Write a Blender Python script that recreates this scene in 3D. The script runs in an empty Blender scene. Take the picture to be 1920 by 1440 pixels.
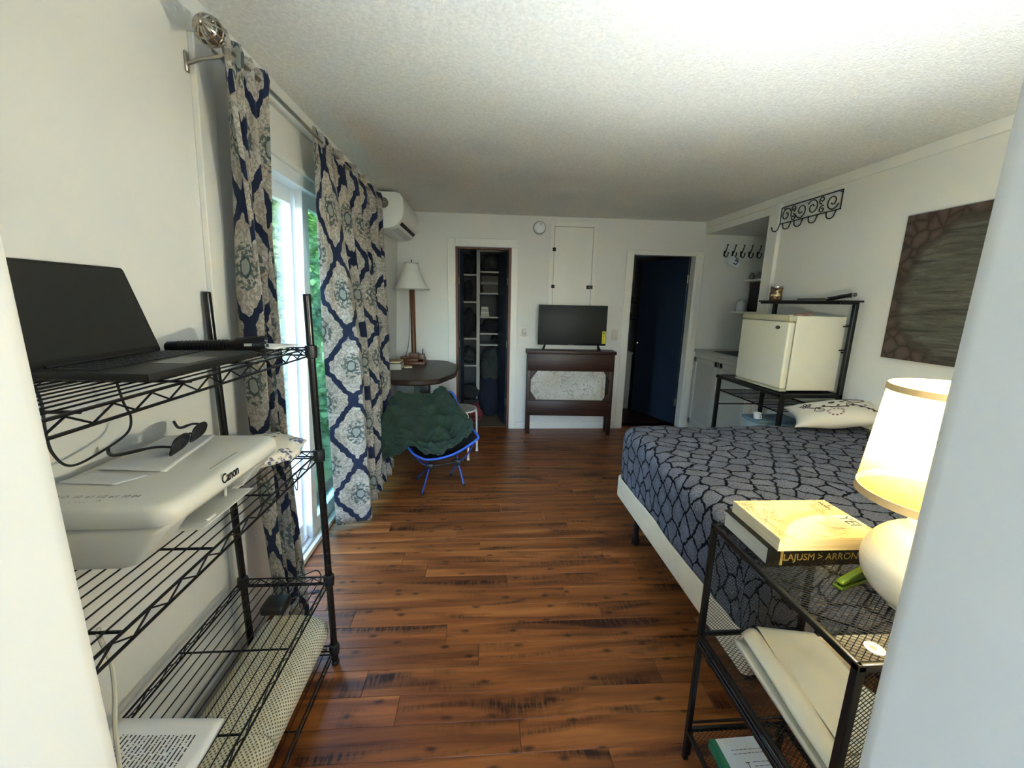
import bpy, bmesh, math, random
from mathutils import Vector, Matrix, Euler
from mathutils import noise as mnoise

random.seed(7)
S = bpy.context.scene
COL = S.collection
PI = math.pi

# ------------------------------------------------------------------ camera, sky, sun, exposure
YAW, PITCH, ROLL, EYE = 0.0737, 0.2005, -0.0204, 1.5
def make_camera():
    cy, sy, cp, sp = math.cos(YAW), math.sin(YAW), math.cos(PITCH), math.sin(PITCH)
    f = Vector((sy * cp, cy * cp, -sp)); r = Vector((cy, -sy, 0)); d = f.cross(r)
    cr, sr = math.cos(ROLL), math.sin(ROLL)
    r2 = cr * r + sr * d; d2 = -sr * r + cr * d
    cam = bpy.data.cameras.new('camera'); o = bpy.data.objects.new('camera', cam); COL.objects.link(o)
    cam.sensor_width = 36; cam.sensor_fit = 'HORIZONTAL'; cam.lens = 762 / 1920 * 36
    cam.clip_start = 0.01; cam.clip_end = 200
    m = Matrix((r2, -d2, -f)).transposed().to_4x4(); m.translation = (0, 0, EYE)
    o.matrix_world = m
    S.camera = o
make_camera()

S.view_settings.view_transform = 'Standard'
S.view_settings.look = 'None'
S.view_settings.gamma = 1
S.view_settings.use_curve_mapping = False
S.view_settings.exposure = 3.32

world = bpy.data.worlds.new('world'); S.world = world; world.use_nodes = True
wn = world.node_tree.nodes; wl = world.node_tree.links; wn.clear()
wo = wn.new('ShaderNodeOutputWorld'); wb = wn.new('ShaderNodeBackground'); ws = wn.new('ShaderNodeTexSky')
ws.sky_type = 'NISHITA'; ws.sun_disc = False; ws.sun_elevation = math.radians(58); ws.sun_rotation = math.radians(70)
ws.air_density = 1.0; ws.dust_density = 2.0
wb.inputs['Strength'].default_value = 0.95
wl.new(ws.outputs[0], wb.inputs[0]); wl.new(wb.outputs[0], wo.inputs[0])

sun = bpy.data.lights.new('sun', 'SUN'); sun.energy = 1.6; sun.angle = math.radians(0.6); sun.color = (1, .95, .86)
suno = bpy.data.objects.new('sun', sun); COL.objects.link(suno)
suno.rotation_euler = Vector((-0.55, -0.12, -1.0)).to_track_quat('-Z', 'Y').to_euler()

LAMP_W = 10.6          # watts of the bedside bulb

# ------------------------------------------------------------------ helpers: properties, objects
def sc(c):
    out = []
    for v in c[:3]:
        v = v / 255.0
        out.append(v / 12.92 if v <= 0.04045 else ((v + 0.055) / 1.055) ** 2.4)
    return (out[0], out[1], out[2], 1)

def obj(name, bm, m, parent=None, smooth=False, kind=None, label=None, cat=None, group=None, sharp=None):
    me = bpy.data.meshes.new(name)
    bm.normal_update(); bm.to_mesh(me); bm.free()
    if m is not None: me.materials.append(m)
    if smooth:
        me.polygons.foreach_set('use_smooth', [True] * len(me.polygons))
        me.set_sharp_from_angle(angle=math.radians(sharp or 40))
    o = bpy.data.objects.new(name, me); COL.objects.link(o)
    if parent is not None: adopt(o, parent)
    if kind: o['kind'] = kind
    if label: o['label'] = label
    if cat: o['category'] = cat
    if group: o['group'] = group
    return o

WORLD_AT = {}
def adopt(o, parent):
    o.parent = parent
    o.matrix_parent_inverse = WORLD_AT.get(parent.name, Matrix.Identity(4)).inverted()

def thing(name, label, cat, loc=(0, 0, 0), group=None):
    o = bpy.data.objects.new(name, None); COL.objects.link(o)
    o.location = loc; o.empty_display_size = .05
    WORLD_AT[o.name] = Matrix.Translation(loc)
    o['label'] = label; o['category'] = cat
    if group: o['group'] = group
    return o

def struct_root(name):
    o = bpy.data.objects.new(name, None); COL.objects.link(o); o['kind'] = 'structure'
    return o

def dup(root, delta, label=None, group=None):
    r = root.copy(); COL.objects.link(r); r.location = Vector(root.location) + Vector(delta)
    if label: r['label'] = label
    if group: r['group'] = group
    for ch in list(root.children):
        c = ch.copy(); COL.objects.link(c); c.parent = r; c.matrix_parent_inverse = ch.matrix_parent_inverse.copy()
        for g in list(ch.children):
            d = g.copy(); COL.objects.link(d); d.parent = c; d.matrix_parent_inverse = g.matrix_parent_inverse.copy()
    return r

# ------------------------------------------------------------------ helpers: shapes
def B(): return bmesh.new()

def box(bm, x0, x1, y0, y1, z0, z1, bev=0, seg=1, mat=None):
    m = Matrix.Translation(((x0 + x1) / 2, (y0 + y1) / 2, (z0 + z1) / 2)) @ Matrix.Diagonal((abs(x1 - x0), abs(y1 - y0), abs(z1 - z0), 1))
    g = bmesh.ops.create_cube(bm, size=1, matrix=m)
    vs = g['verts']
    if bev > 0:
        es = list({e for v in vs for e in v.link_edges})
        r = bmesh.ops.bevel(bm, geom=es, offset=bev, segments=seg, profile=.5, affect='EDGES', clamp_overlap=True)
        vs = list({v for v in vs if v.is_valid} | set(r['verts']))
    if mat is not None: bmesh.ops.transform(bm, matrix=mat, verts=[v for v in vs if v.is_valid])
    return vs

def xf(bm, m):
    bmesh.ops.transform(bm, matrix=m, verts=bm.verts[:])

def tube(bm, pts, r, n=8, closed=False, caps=True):
    P = [Vector(p) for p in pts]; k = len(P)
    rs = r if isinstance(r, (list, tuple)) else [r] * k
    T = []
    for i in range(k):
        a = P[(i - 1) % k] if (closed or i > 0) else P[i]
        b = P[(i + 1) % k] if (closed or i < k - 1) else P[i]
        t = (b - a)
        T.append(t.normalized() if t.length > 1e-9 else Vector((0, 0, 1)))
    ref = Vector((0, 0, 1)) if abs(T[0].z) < .9 else Vector((1, 0, 0))
    N = (ref - T[0] * ref.dot(T[0])).normalized()
    rings = []
    for i in range(k):
        N = N - T[i] * N.dot(T[i])
        if N.length < 1e-6: N = T[i].orthogonal()
        N.normalize(); Bn = T[i].cross(N)
        rings.append([bm.verts.new(P[i] + (N * math.cos(2 * PI * j / n) + Bn * math.sin(2 * PI * j / n)) * rs[i]) for j in range(n)])
    for i in range(k if closed else k - 1):
        a, b = rings[i], rings[(i + 1) % k]
        for j in range(n):
            bm.faces.new((a[j], a[(j + 1) % n], b[(j + 1) % n], b[j]))
    if caps and not closed:
        bm.faces.new(rings[0][::-1]); bm.faces.new(rings[-1])

def lathe(bm, prof, n=24, c=(0, 0, 0), cap=True):
    rings = []
    for (r, z) in prof:
        rings.append([bm.verts.new((c[0] + r * math.cos(2 * PI * j / n), c[1] + r * math.sin(2 * PI * j / n), c[2] + z)) for j in range(n)])
    for a, b in zip(rings, rings[1:]):
        for j in range(n): bm.faces.new((a[j], a[(j + 1) % n], b[(j + 1) % n], b[j]))
    if cap:
        bm.faces.new(rings[0][::-1]); bm.faces.new(rings[-1])

def prism(bm, poly, a0, a1, axis='z', bev=0, seg=2):
    def mk(p, a):
        if axis == 'z': return (p[0], p[1], a)
        if axis == 'y': return (p[0], a, p[1])
        return (a, p[0], p[1])
    lo = [bm.verts.new(mk(p, a0)) for p in poly]; hi = [bm.verts.new(mk(p, a1)) for p in poly]
    n = len(poly); fs = [bm.faces.new(lo[::-1]), bm.faces.new(hi)]
    for i in range(n): fs.append(bm.faces.new((lo[i], lo[(i + 1) % n], hi[(i + 1) % n], hi[i])))
    bmesh.ops.recalc_face_normals(bm, faces=fs)
    if bev > 0:
        es = list({e for f in fs for e in f.edges})
        bmesh.ops.bevel(bm, geom=es, offset=bev, segments=seg, profile=.5, affect='EDGES', clamp_overlap=True)

def sheet(bm, fn, nu, nv, uvf=None, closed_u=False):
    uvl = bm.loops.layers.uv.verify() if uvf else None
    V = [[bm.verts.new(fn(i / nu, j / nv)) for j in range(nv + 1)] for i in range(nu + (0 if closed_u else 1))]
    m = len(V)
    for i in range(nu):
        for j in range(nv):
            q = ((i, j), (i + 1, j), (i + 1, j + 1), (i, j + 1))
            f = bm.faces.new([V[a % m][b] for a, b in q])
            if uvf:
                for lp, (a, b) in zip(f.loops, q): lp[uvl].uv = uvf(a / nu, b / nv)
    return V

def rrect(x0, x1, y0, y1, r, n=5):
    out = []
    for cx, cy, a in ((x1 - r, y0 + r, -90), (x1 - r, y1 - r, 0), (x0 + r, y1 - r, 90), (x0 + r, y0 + r, 180)):
        for i in range(n + 1):
            t = math.radians(a + 90 * i / n); out.append((cx + r * math.cos(t), cy + r * math.sin(t)))
    return out

def loft(bm, rings):
    R = [[bm.verts.new(p) for p in r] for r in rings]; n = len(R[0])
    for a, b in zip(R, R[1:]):
        for j in range(n): bm.faces.new((a[j], a[(j + 1) % n], b[(j + 1) % n], b[j]))
    bm.faces.new(R[0][::-1]); bm.faces.new(R[-1])

def blob(bm, c, rad, amp=.25, seed=0, sub=3, freq=1.6, floor=None, mat=None):
    g = bmesh.ops.create_icosphere(bm, subdivisions=sub, radius=1)
    for v in g['verts']:
        d = v.co.normalized()
        k = 1 + amp * mnoise.noise(d * freq + Vector((seed * 3.1, seed * 1.7, seed))) + amp * .5 * mnoise.noise(d * freq * 2.7 + Vector((seed, seed * 2, 5)))
        p = Vector((d.x * rad[0] * k, d.y * rad[1] * k, d.z * rad[2] * k))
        if mat is not None: p = mat @ p
        v.co = Vector(c) + p
        if floor is not None and v.co.z < floor: v.co.z = floor
    return g['verts']

def curve_pts(ctrl, n=8, closed=False):
    P = [Vector(p) for p in ctrl]; k = len(P); out = []
    rng = range(k if closed else k - 1)
    for i in rng:
        p0 = P[(i - 1) % k] if (closed or i > 0) else P[i]
        p1, p2 = P[i], P[(i + 1) % k]
        p3 = P[(i + 2) % k] if (closed or i + 2 < k) else p2
        for j in range(n):
            t = j / n
            out.append(.5 * ((2 * p1) + (p2 - p0) * t + (2 * p0 - 5 * p1 + 4 * p2 - p3) * t * t + (3 * p1 - p0 - 3 * p2 + p3) * t ** 3))
    if not closed: out.append(P[-1])
    return out

def text_mesh(name, body, size, m, parent, matrix, ext=.0004, bold=0, label=None, sx=1, align='CENTER'):
    cu = bpy.data.curves.new(name, 'FONT'); cu.body = body; cu.size = size; cu.extrude = ext; cu.offset = bold
    cu.align_x = align; cu.align_y = 'CENTER'; cu.resolution_u = 3
    t = bpy.data.objects.new(name, cu); COL.objects.link(t)
    dg = bpy.context.evaluated_depsgraph_get()
    me = bpy.data.meshes.new_from_object(t.evaluated_get(dg))
    bpy.data.objects.remove(t)
    me.transform(matrix @ Matrix.Diagonal((sx, 1, 1, 1)))
    me.materials.clear(); me.materials.append(m)
    o = bpy.data.objects.new(name, me); COL.objects.link(o); adopt(o, parent)
    if label: o['label'] = label
    return o

def basis(o, x, y):
    x = Vector(x).normalized(); y = Vector(y); y = (y - x * y.dot(x)).normalized(); z = x.cross(y)
    m = Matrix((x, y, z)).transposed().to_4x4(); m.translation = o
    return m

# ------------------------------------------------------------------ materials
class N:
    def __init__(s, name):
        s.m = bpy.data.materials.new(name); s.m.use_nodes = True
        s.t = s.m.node_tree; s.n = s.t.nodes; s.n.clear()
        s.out = s.n.new('ShaderNodeOutputMaterial'); s.b = s.n.new('ShaderNodeBsdfPrincipled')
        s.l(s.b.outputs[0], s.out.inputs[0])
    def l(s, a, b): s.t.links.new(a, b)
    def a(s, typ, **kw):
        x = s.n.new('ShaderNode' + typ)
        for k, v in kw.items(): setattr(x, k, v)
        return x
    def setv(s, sock, v):
        if hasattr(v, 'links') or hasattr(v, 'is_linked'): s.l(v, sock)
        else: sock.default_value = v
    def math(s, op, a, b=None, c=None, clamp=False):
        x = s.a('Math', operation=op, use_clamp=clamp); s.setv(x.inputs[0], a)
        if b is not None: s.setv(x.inputs[1], b)
        if c is not None: s.setv(x.inputs[2], c)
        return x.outputs[0]
    def vmath(s, op, a, b=None):
        x = s.a('VectorMath', operation=op); s.setv(x.inputs[0], a)
        if b is not None: s.setv(x.inputs[1], b)
        return x.outputs[0]
    def mix(s, f, a, b, blend='MIX'):
        x = s.a('Mix', data_type='RGBA', blend_type=blend); s.setv(x.inputs[0], f); s.setv(x.inputs[6], a); s.setv(x.inputs[7], b)
        return x.outputs[2]
    def coord(s, kind='Object'): return s.a('TexCoord').outputs[kind]
    def mapping(s, v, scale=(1, 1, 1), loc=(0, 0, 0), rot=(0, 0, 0)):
        x = s.a('Mapping'); s.l(v, x.inputs[0]); x.inputs['Scale'].default_value = scale; x.inputs['Location'].default_value = loc; x.inputs['Rotation'].default_value = rot
        return x.outputs[0]
    def noise(s, v, scale=5, detail=3, rough=.5, dist=0, out=0):
        x = s.a('TexNoise'); s.l(v, x.inputs['Vector']); x.inputs['Scale'].default_value = scale; x.inputs['Detail'].default_value = detail
        x.inputs['Roughness'].default_value = rough; x.inputs['Distortion'].default_value = dist
        return x.outputs[out]
    def vor(s, v, scale=5, feature='F1', rand=1, dims='3D', out=0):
        x = s.a('TexVoronoi', feature=feature, voronoi_dimensions=dims); s.l(v, x.inputs['Vector']); x.inputs['Scale'].default_value = scale
        x.inputs['Randomness'].default_value = rand
        return x.outputs[out]
    def ramp(s, f, stops, interp='LINEAR'):
        x = s.a('ValToRGB'); s.l(f, x.inputs[0]); cr = x.color_ramp; cr.interpolation = interp
        while len(cr.elements) < len(stops): cr.elements.new(.5)
        for e, (p, c) in zip(cr.elements, stops): e.position = p; e.color = c if len(c) == 4 else sc(c)
        return x.outputs[0]
    def bump(s, h, strength=.2, dist=.005):
        x = s.a('Bump'); s.l(h, x.inputs['Height']); x.inputs['Strength'].default_value = strength; x.inputs['Distance'].default_value = dist
        s.l(x.outputs[0], s.b.inputs['Normal'])
    def base(s, c): s.setv(s.b.inputs['Base Color'], c)
    def pr(s, rough=.5, metal=0, spec=None, sheen=None, coat=None):
        s.setv(s.b.inputs['Roughness'], rough); s.b.inputs['Metallic'].default_value = metal
        if spec is not None: s.b.inputs['Specular IOR Level'].default_value = spec
        if sheen is not None: s.b.inputs['Sheen Weight'].default_value = sheen
        if coat is not None: s.b.inputs['Coat Weight'].default_value = coat

def plain(name, col, rough=.5, metal=0, var=.08, scale=9, bump=0, bscale=120, stretch=(1, 1, 1), spec=None, sheen=None, coat=None, bdist=.002):
    k = N(name); v = k.mapping(k.coord(), stretch); c = sc(col)
    f = k.noise(v, scale, 4)
    lo = tuple(x * (1 - var) for x in c[:3]) + (1,); hi = tuple(min(1, x * (1 + var)) for x in c[:3]) + (1,)
    k.base(k.ramp(f, [(.3, lo), (.7, hi)])); k.pr(rough, metal, spec, sheen, coat)
    if bump: k.bump(k.noise(v, bscale, 3), bump, bdist)
    return k.m

def m_wood(name, dark, light, rough=.4, scale=1, axis='x', spec=.4):
    k = N(name); st = {'x': (1.2, 22, 22), 'y': (22, 1.2, 22), 'z': (22, 22, 1.2)}[axis]
    v = k.mapping(k.coord(), tuple(q * scale for q in st))
    f = k.noise(v, 1.6, 5, .6, .6); g = k.noise(v, 7, 2, .5)
    f2 = k.math('ADD', k.math('MULTIPLY', f, .8), k.math('MULTIPLY', g, .2))
    k.base(k.ramp(f2, [(.32, dark), (.68, light)])); k.pr(rough, 0, spec); k.bump(f2, .08, .002)
    return k.m

WHITE_WALL = plain('wall_paint', (226, 225, 219), .62, var=.02, scale=2, bump=.06, bscale=260, bdist=.001)
TRIM = plain('trim_paint', (230, 228, 220), .38, var=.025, scale=5, bump=.04, bscale=60, stretch=(1, 1, .2))
def m_ceiling():
    k = N('popcorn_ceiling'); v = k.coord()
    n1 = k.noise(v, 95, 4, .65); n2 = k.vor(v, 130)
    h = k.math('ADD', n1, k.math('MULTIPLY', k.math('SUBTRACT', .5, n2), .8))
    k.base(k.ramp(k.noise(v, 70, 3, .6), [(.3, (222, 220, 212)), (.7, (242, 240, 234))])); k.pr(.85, 0, .2); k.bump(h, .38, .006)
    return k.m
CEIL = m_ceiling()
def m_floor():
    k = N('laminate_floor'); info = k.a('ObjectInfo').outputs['Random']
    off = k.a('CombineXYZ'); k.l(k.math('MULTIPLY', info, 37.0), off.inputs[0]); k.l(k.math('MULTIPLY', info, 91.0), off.inputs[1])
    v = k.vmath('ADD', k.coord(), off.outputs[0])
    grain = k.noise(k.mapping(v, (.55, 9.5, 1)), 2.2, 3, .55, .5)
    fine = k.noise(k.mapping(v, (9, 160, 1)), 2, 3, .6)
    f = k.math('ADD', k.math('MULTIPLY', grain, .84), k.math('MULTIPLY', fine, .16))
    c = k.ramp(f, [(.30, (78, 38, 16)), (.44, (116, 62, 24)), (.58, (140, 80, 32)), (.74, (166, 102, 46))])
    smear = k.noise(k.mapping(v, (1.25, 8.5, 1), (3, 1, 0)), 1.3, 3, .55, .6)
    sm = k.ramp(smear, [(.51, (0, 0, 0)), (.70, (255, 255, 255))])
    bars = k.ramp(k.noise(k.mapping(v, (64, 9, 1)), 1.4, 2, .5), [(.38, (0, 0, 0)), (.62, (255, 255, 255))])
    smd = k.math('MULTIPLY', sm, k.math('ADD', .50, k.math('MULTIPLY', bars, .6)), clamp=True)
    c = k.mix(k.math('MULTIPLY', smd, 1.15, clamp=True), c, sc((46, 20, 10)))
    kn = k.vor(k.mapping(v, (3.6, 8, 1)), 1, 'F1', 1, '2D')
    knm = k.ramp(k.math('ADD', kn, k.math('MULTIPLY', k.noise(v, 40, 3), .10)), [(.075, (255, 255, 255)), (.15, (0, 0, 0))])
    c = k.mix(k.math('MULTIPLY', knm, .85), c, sc((40, 18, 10)))
    hue = k.a('HueSaturation'); k.l(c, hue.inputs['Color'])
    k.l(k.math('ADD', .82, k.math('MULTIPLY', info, .3)), hue.inputs['Value']); hue.inputs['Saturation'].default_value = .98
    k.base(hue.outputs[0]); k.pr(k.math('ADD', .30, k.math('MULTIPLY', fine, .14)), 0, .32)
    k.bump(f, .05, .001)
    return k.m
FLOOR = m_floor()
NAVY_DOOR = plain('navy_door_paint', (34, 46, 64), .38, var=.06, scale=3)
BROWN_JAMB = m_wood('stained_jamb', (72, 38, 20), (122, 72, 40), .45, 1, 'z')
BLACK_METAL = plain('black_powder_coat', (20, 19, 18), .38, .3, var=.15, scale=40, spec=.5)
BLACK_WIRE = plain('black_epoxy_wire', (16, 15, 14), .34, .25, var=.2, scale=60)
BLACK_PLASTIC = plain('black_plastic', (22, 22, 22), .42, var=.12, scale=30, bump=.05)
DARK_IRON = plain('wrought_iron', (18, 16, 15), .5, .4, var=.2, scale=50, bump=.1, bscale=200)
PRINTER_W = plain('printer_plastic', (218, 214, 202), .42, var=.02, scale=6, bump=.03, bscale=500)
PAPER = plain('paper_sheet', (228, 226, 222), .8, var=.02, scale=5)
CREAM_PAPER = plain('cream_paper', (222, 214, 190), .75, var=.04, scale=7, bump=.08, bscale=14, bdist=.006)
WHITE_VINYL = plain('white_vinyl', (232, 236, 238), .3, var=.02, scale=4)
STAND_WOOD = m_wood('dark_walnut_stain', (34, 17, 12), (64, 36, 26), .42, 1, 'x')
STAND_WOOD_V = m_wood('dark_walnut_upright', (34, 17, 12), (62, 34, 25), .42, 1, 'z')
TABLE_WOOD = m_wood('table_top_wood', (38, 24, 17), (58, 38, 28), .42, .8, 'y')
LAMP_WOOD = m_wood('lamp_post_wood', (66, 36, 20), (112, 66, 38), .4, 1, 'z')
CREAM = plain('fridge_enamel', (226, 222, 202), .3, var=.015, scale=4)
CREAM2 = plain('fridge_trim_plastic', (190, 186, 158), .35, var=.03, scale=8)
CHROME = plain('chrome', (200, 198, 192), .18, 1, var=.05)
NICKEL = plain('brushed_nickel', (176, 168, 155), .28, 1, var=.08, scale=60)

# ------------------------------------------------------------------ room shell
D = 4.68; ZC = 2.418; XR = 2.52
K_LEAN, X_LEAN = 0.046, -1.022                       # the left wall of the old house leans in a little
TH = math.atan(K_LEAN)
LW = Matrix(((math.cos(TH), 0, math.sin(TH), X_LEAN), (0, 1, 0, 0), (-math.sin(TH), 0, math.cos(TH), 0), (0, 0, 0, 1)))

def floor_planks():
    root = struct_root('floor')
    bm = B(); box(bm, -1.3, 3.5, -2.6, 6.4, -.08, -.012)
    obj('subfloor', bm, plain('subfloor_dark', (30, 18, 12), .9), root, kind='structure')
    meshes = {}
    def plank_mesh(L):
        key = round(L, 3)
        if key not in meshes:
            bm = B(); box(bm, 0, L - .0012, 0, .1140, -.012, 0, .0011, 1)
            me = bpy.data.meshes.new('plank'); bm.to_mesh(me); bm.free(); me.materials.append(FLOOR); meshes[key] = me
        return meshes[key]
    def row(y, xa, xb, k):
        x = xa; first = (.3, .9, .6, 1.2, .45, 1.05, .75)[k * 3 % 7]
        L = first
        while x < xb - .01:
            L2 = min(L, xb - x)
            o = bpy.data.objects.new('plank', plank_mesh(L2)); COL.objects.link(o); o.parent = root; o.location = (x, y, 0)
            x += L2; L = 1.2
    y = 1.555 - .115 * 12; k = 0
    while y < D + .1:
        row(y, -1.06, 2.54 if y < 3.5 else 3.34, k); y += .115; k += 1
    return root
floor_planks()

def walls():
    # left wall, built upright in its own frame and then leaned
    yd0, yd1, zd = 1.80, 3.42, 2.085
    bm = B()
    box(bm, -.14, 0, .15, yd0, -.02, 2.5); box(bm, -.14, 0, yd1, 4.85, -.02, 2.5); box(bm, -.14, 0, yd0, yd1, zd, 2.5)
    xf(bm, LW); obj('wall_left', bm, WHITE_WALL, kind='structure')
    bm = B()
    cx0, cx1, cz = -.305, .312, 2.076; bx0, bx1, bz = 1.69, 2.445, 2.062
    y0, y1 = D, D + .11
    box(bm, -1.2, cx0, y0, y1, -.02, 2.5); box(bm, cx0, cx1, y0, y1, cz, 2.5); box(bm, cx1, bx0, y0, y1, -.02, 2.5)
    box(bm, bx0, bx1, y0, y1, bz, 2.5); box(bm, bx1, 3.5, y0, y1, -.02, 2.5)
    obj('wall_back', bm, WHITE_WALL, kind='structure')
    bm = B()
    box(bm, XR, XR + .12, .15, 3.60, -.02, 2.5); box(bm, XR, XR + .12, 3.60, D, 2.285, 2.5)
    obj('wall_right', bm, WHITE_WALL, kind='structure')
    bm = B(); box(bm, XR - .035, XR, 3.47, 3.60, 0, 2.35, .004); box(bm, XR - .012, XR, 3.60, D, 2.285, 2.35)
    obj('trim_1', bm, TRIM, kind='structure')
    bm = B()                                          # kitchenette alcove shell
    box(bm, 3.26, 3.36, 3.5, D, -.02, 2.4); box(bm, XR + .12, 3.3, 3.50, 3.60, -.02, 2.4); box(bm, XR + .12, 3.3, 3.5, D, 2.285, 2.4)
    obj('wall_alcove', bm, WHITE_WALL, kind='structure')
    bm = B(); box(bm, -1.25, 3.5, -2.6, 6.5, ZC, ZC + .1); obj('ceiling', bm, CEIL, kind='structure')
    bm = B(); box(bm, XR - .018, XR, .42, D, 2.352, ZC, .002); obj('trim_2', bm, TRIM, kind='structure')
    # wall that holds the doorway the picture is taken through
    bm = B()
    box(bm, -1.05, -.420, .15, .42, -.02, 2.42); box(bm, .516, 2.56, .15, .42, -.02, 2.42); box(bm, -.44, .53, .15, .42, 2.15, 2.42)
    es = [e for e in bm.edges if abs(e.verts[0].co.z - e.verts[1].co.z) > 1.5 and e.verts[0].co.y > .4 and -.5 < e.verts[0].co.x < .6]
    bmesh.ops.bevel(bm, geom=es, offset=.028, segments=5, profile=.5, affect='EDGES')
    obj('wall_front', bm, WHITE_WALL, smooth=True, kind='structure', sharp=35)
    bm = B()                                          # hallway behind the camera, with an added window opening for fill daylight
    box(bm, -1.3, -1.2, -2.6, .15, -.02, 2.5); box(bm, 1.5, 1.6, -2.6, .15, -.02, 2.5); box(bm, -1.3, 1.6, -2.6, -2.5, -.02, .75); box(bm, -1.3, 1.6, -2.6, -2.5, 2.15, 2.5); box(bm, -1.3, -.55, -2.6, -2.5, .75, 2.15); box(bm, .70, 1.6, -2.6, -2.5, .75, 2.15)
    obj('wall_hall', bm, WHITE_WALL, kind='structure')
    bm = B()                                          # bathroom and closet shells
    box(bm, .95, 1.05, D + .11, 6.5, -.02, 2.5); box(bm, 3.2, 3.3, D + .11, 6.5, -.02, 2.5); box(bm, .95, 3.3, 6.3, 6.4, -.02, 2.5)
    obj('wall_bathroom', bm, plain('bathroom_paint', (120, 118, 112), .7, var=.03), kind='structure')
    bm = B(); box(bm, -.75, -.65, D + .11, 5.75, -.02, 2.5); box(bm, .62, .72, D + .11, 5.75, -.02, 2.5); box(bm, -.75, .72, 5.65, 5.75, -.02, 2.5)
    obj('wall_closet', bm, plain('closet_shade_grey', (74, 74, 74), .8, var=.05), kind='structure')  # wall colour darkened to stand in for the closet's shade
    bm = B(); box(bm, -.65, .62, D + .06, 5.65, -.012, .004); obj('floor_closet', bm, plain('tan_carpet', (98, 82, 60), .95, var=.15, scale=60, bump=.3, bscale=300), kind='structure')
    bm = B(); box(bm, 1.05, 3.2, D + .10, 6.3, -.012, .0); obj('floor_bathroom', bm, m_wood('bathroom_floor', (40, 24, 16), (66, 42, 30), .4, 1, 'x'), kind='structure')
walls()

def casings():
    # closet casing, mitred look: three boards, the right one flatter
    n = 0
    def board(name, *a):
        bm = B(); box(bm, *a, .005, 2); return obj(name, bm, TRIM, kind='structure')
    board('trim_3', -.392, -.305, D - .018, D, 0, 2.165); board('trim_4', -.305, .372, D - .02, D, 2.078, 2.165)
    bm = B(); box(bm, .312, .385, D - .012, D, 0, 2.078, .003); obj('trim_5', bm, TRIM, kind='structure')
    board('trim_6', 1.612, 1.69, D - .016, D, 0, 2.07); board('trim_7', 2.445, 2.518, D - .016, D, 0, 2.07)
    bm = B(); box(bm, 1.612, 2.518, D - .012, D, 2.062, 2.095, .003); obj('trim_8', bm, TRIM, kind='structure')
    for i, (a, b) in enumerate(((-1.0, -.392), (.385, 1.612))):
        bm = B(); box(bm, a, b, D - .014, D, 0, .085, .004); obj('baseboard_back', bm, TRIM, kind='structure')
    bm = B(); box(bm, 0, .012, .42, 1.51, 0, .07, .003); xf(bm, LW); obj('baseboard_left', bm, TRIM, kind='structure')
    bm = B(); box(bm, XR - .012, XR, .42, 3.47, 0, .085, .003); obj('baseboard_right', bm, TRIM, kind='structure')
    bm = B(); box(bm, -.305, -.278, D - .004, D + .11, 0, 2.076); box(bm, .284, .312, D - .004, D + .11, 0, 2.076); box(bm, -.305, .312, D + .05, D + .11, 2.06, 2.076)
    obj('trim_9', bm, BROWN_JAMB, kind='structure')
    bm = B(); box(bm, 1.69, 1.702, D, D + .11, 0, 2.062); box(bm, 2.425, 2.445, D, D + .11, 0, 2.062); box(bm, 1.70, 2.43, D, D + .11, 2.046, 2.062)
    obj('trim_10', bm, TRIM, kind='structure')
casings()

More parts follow.
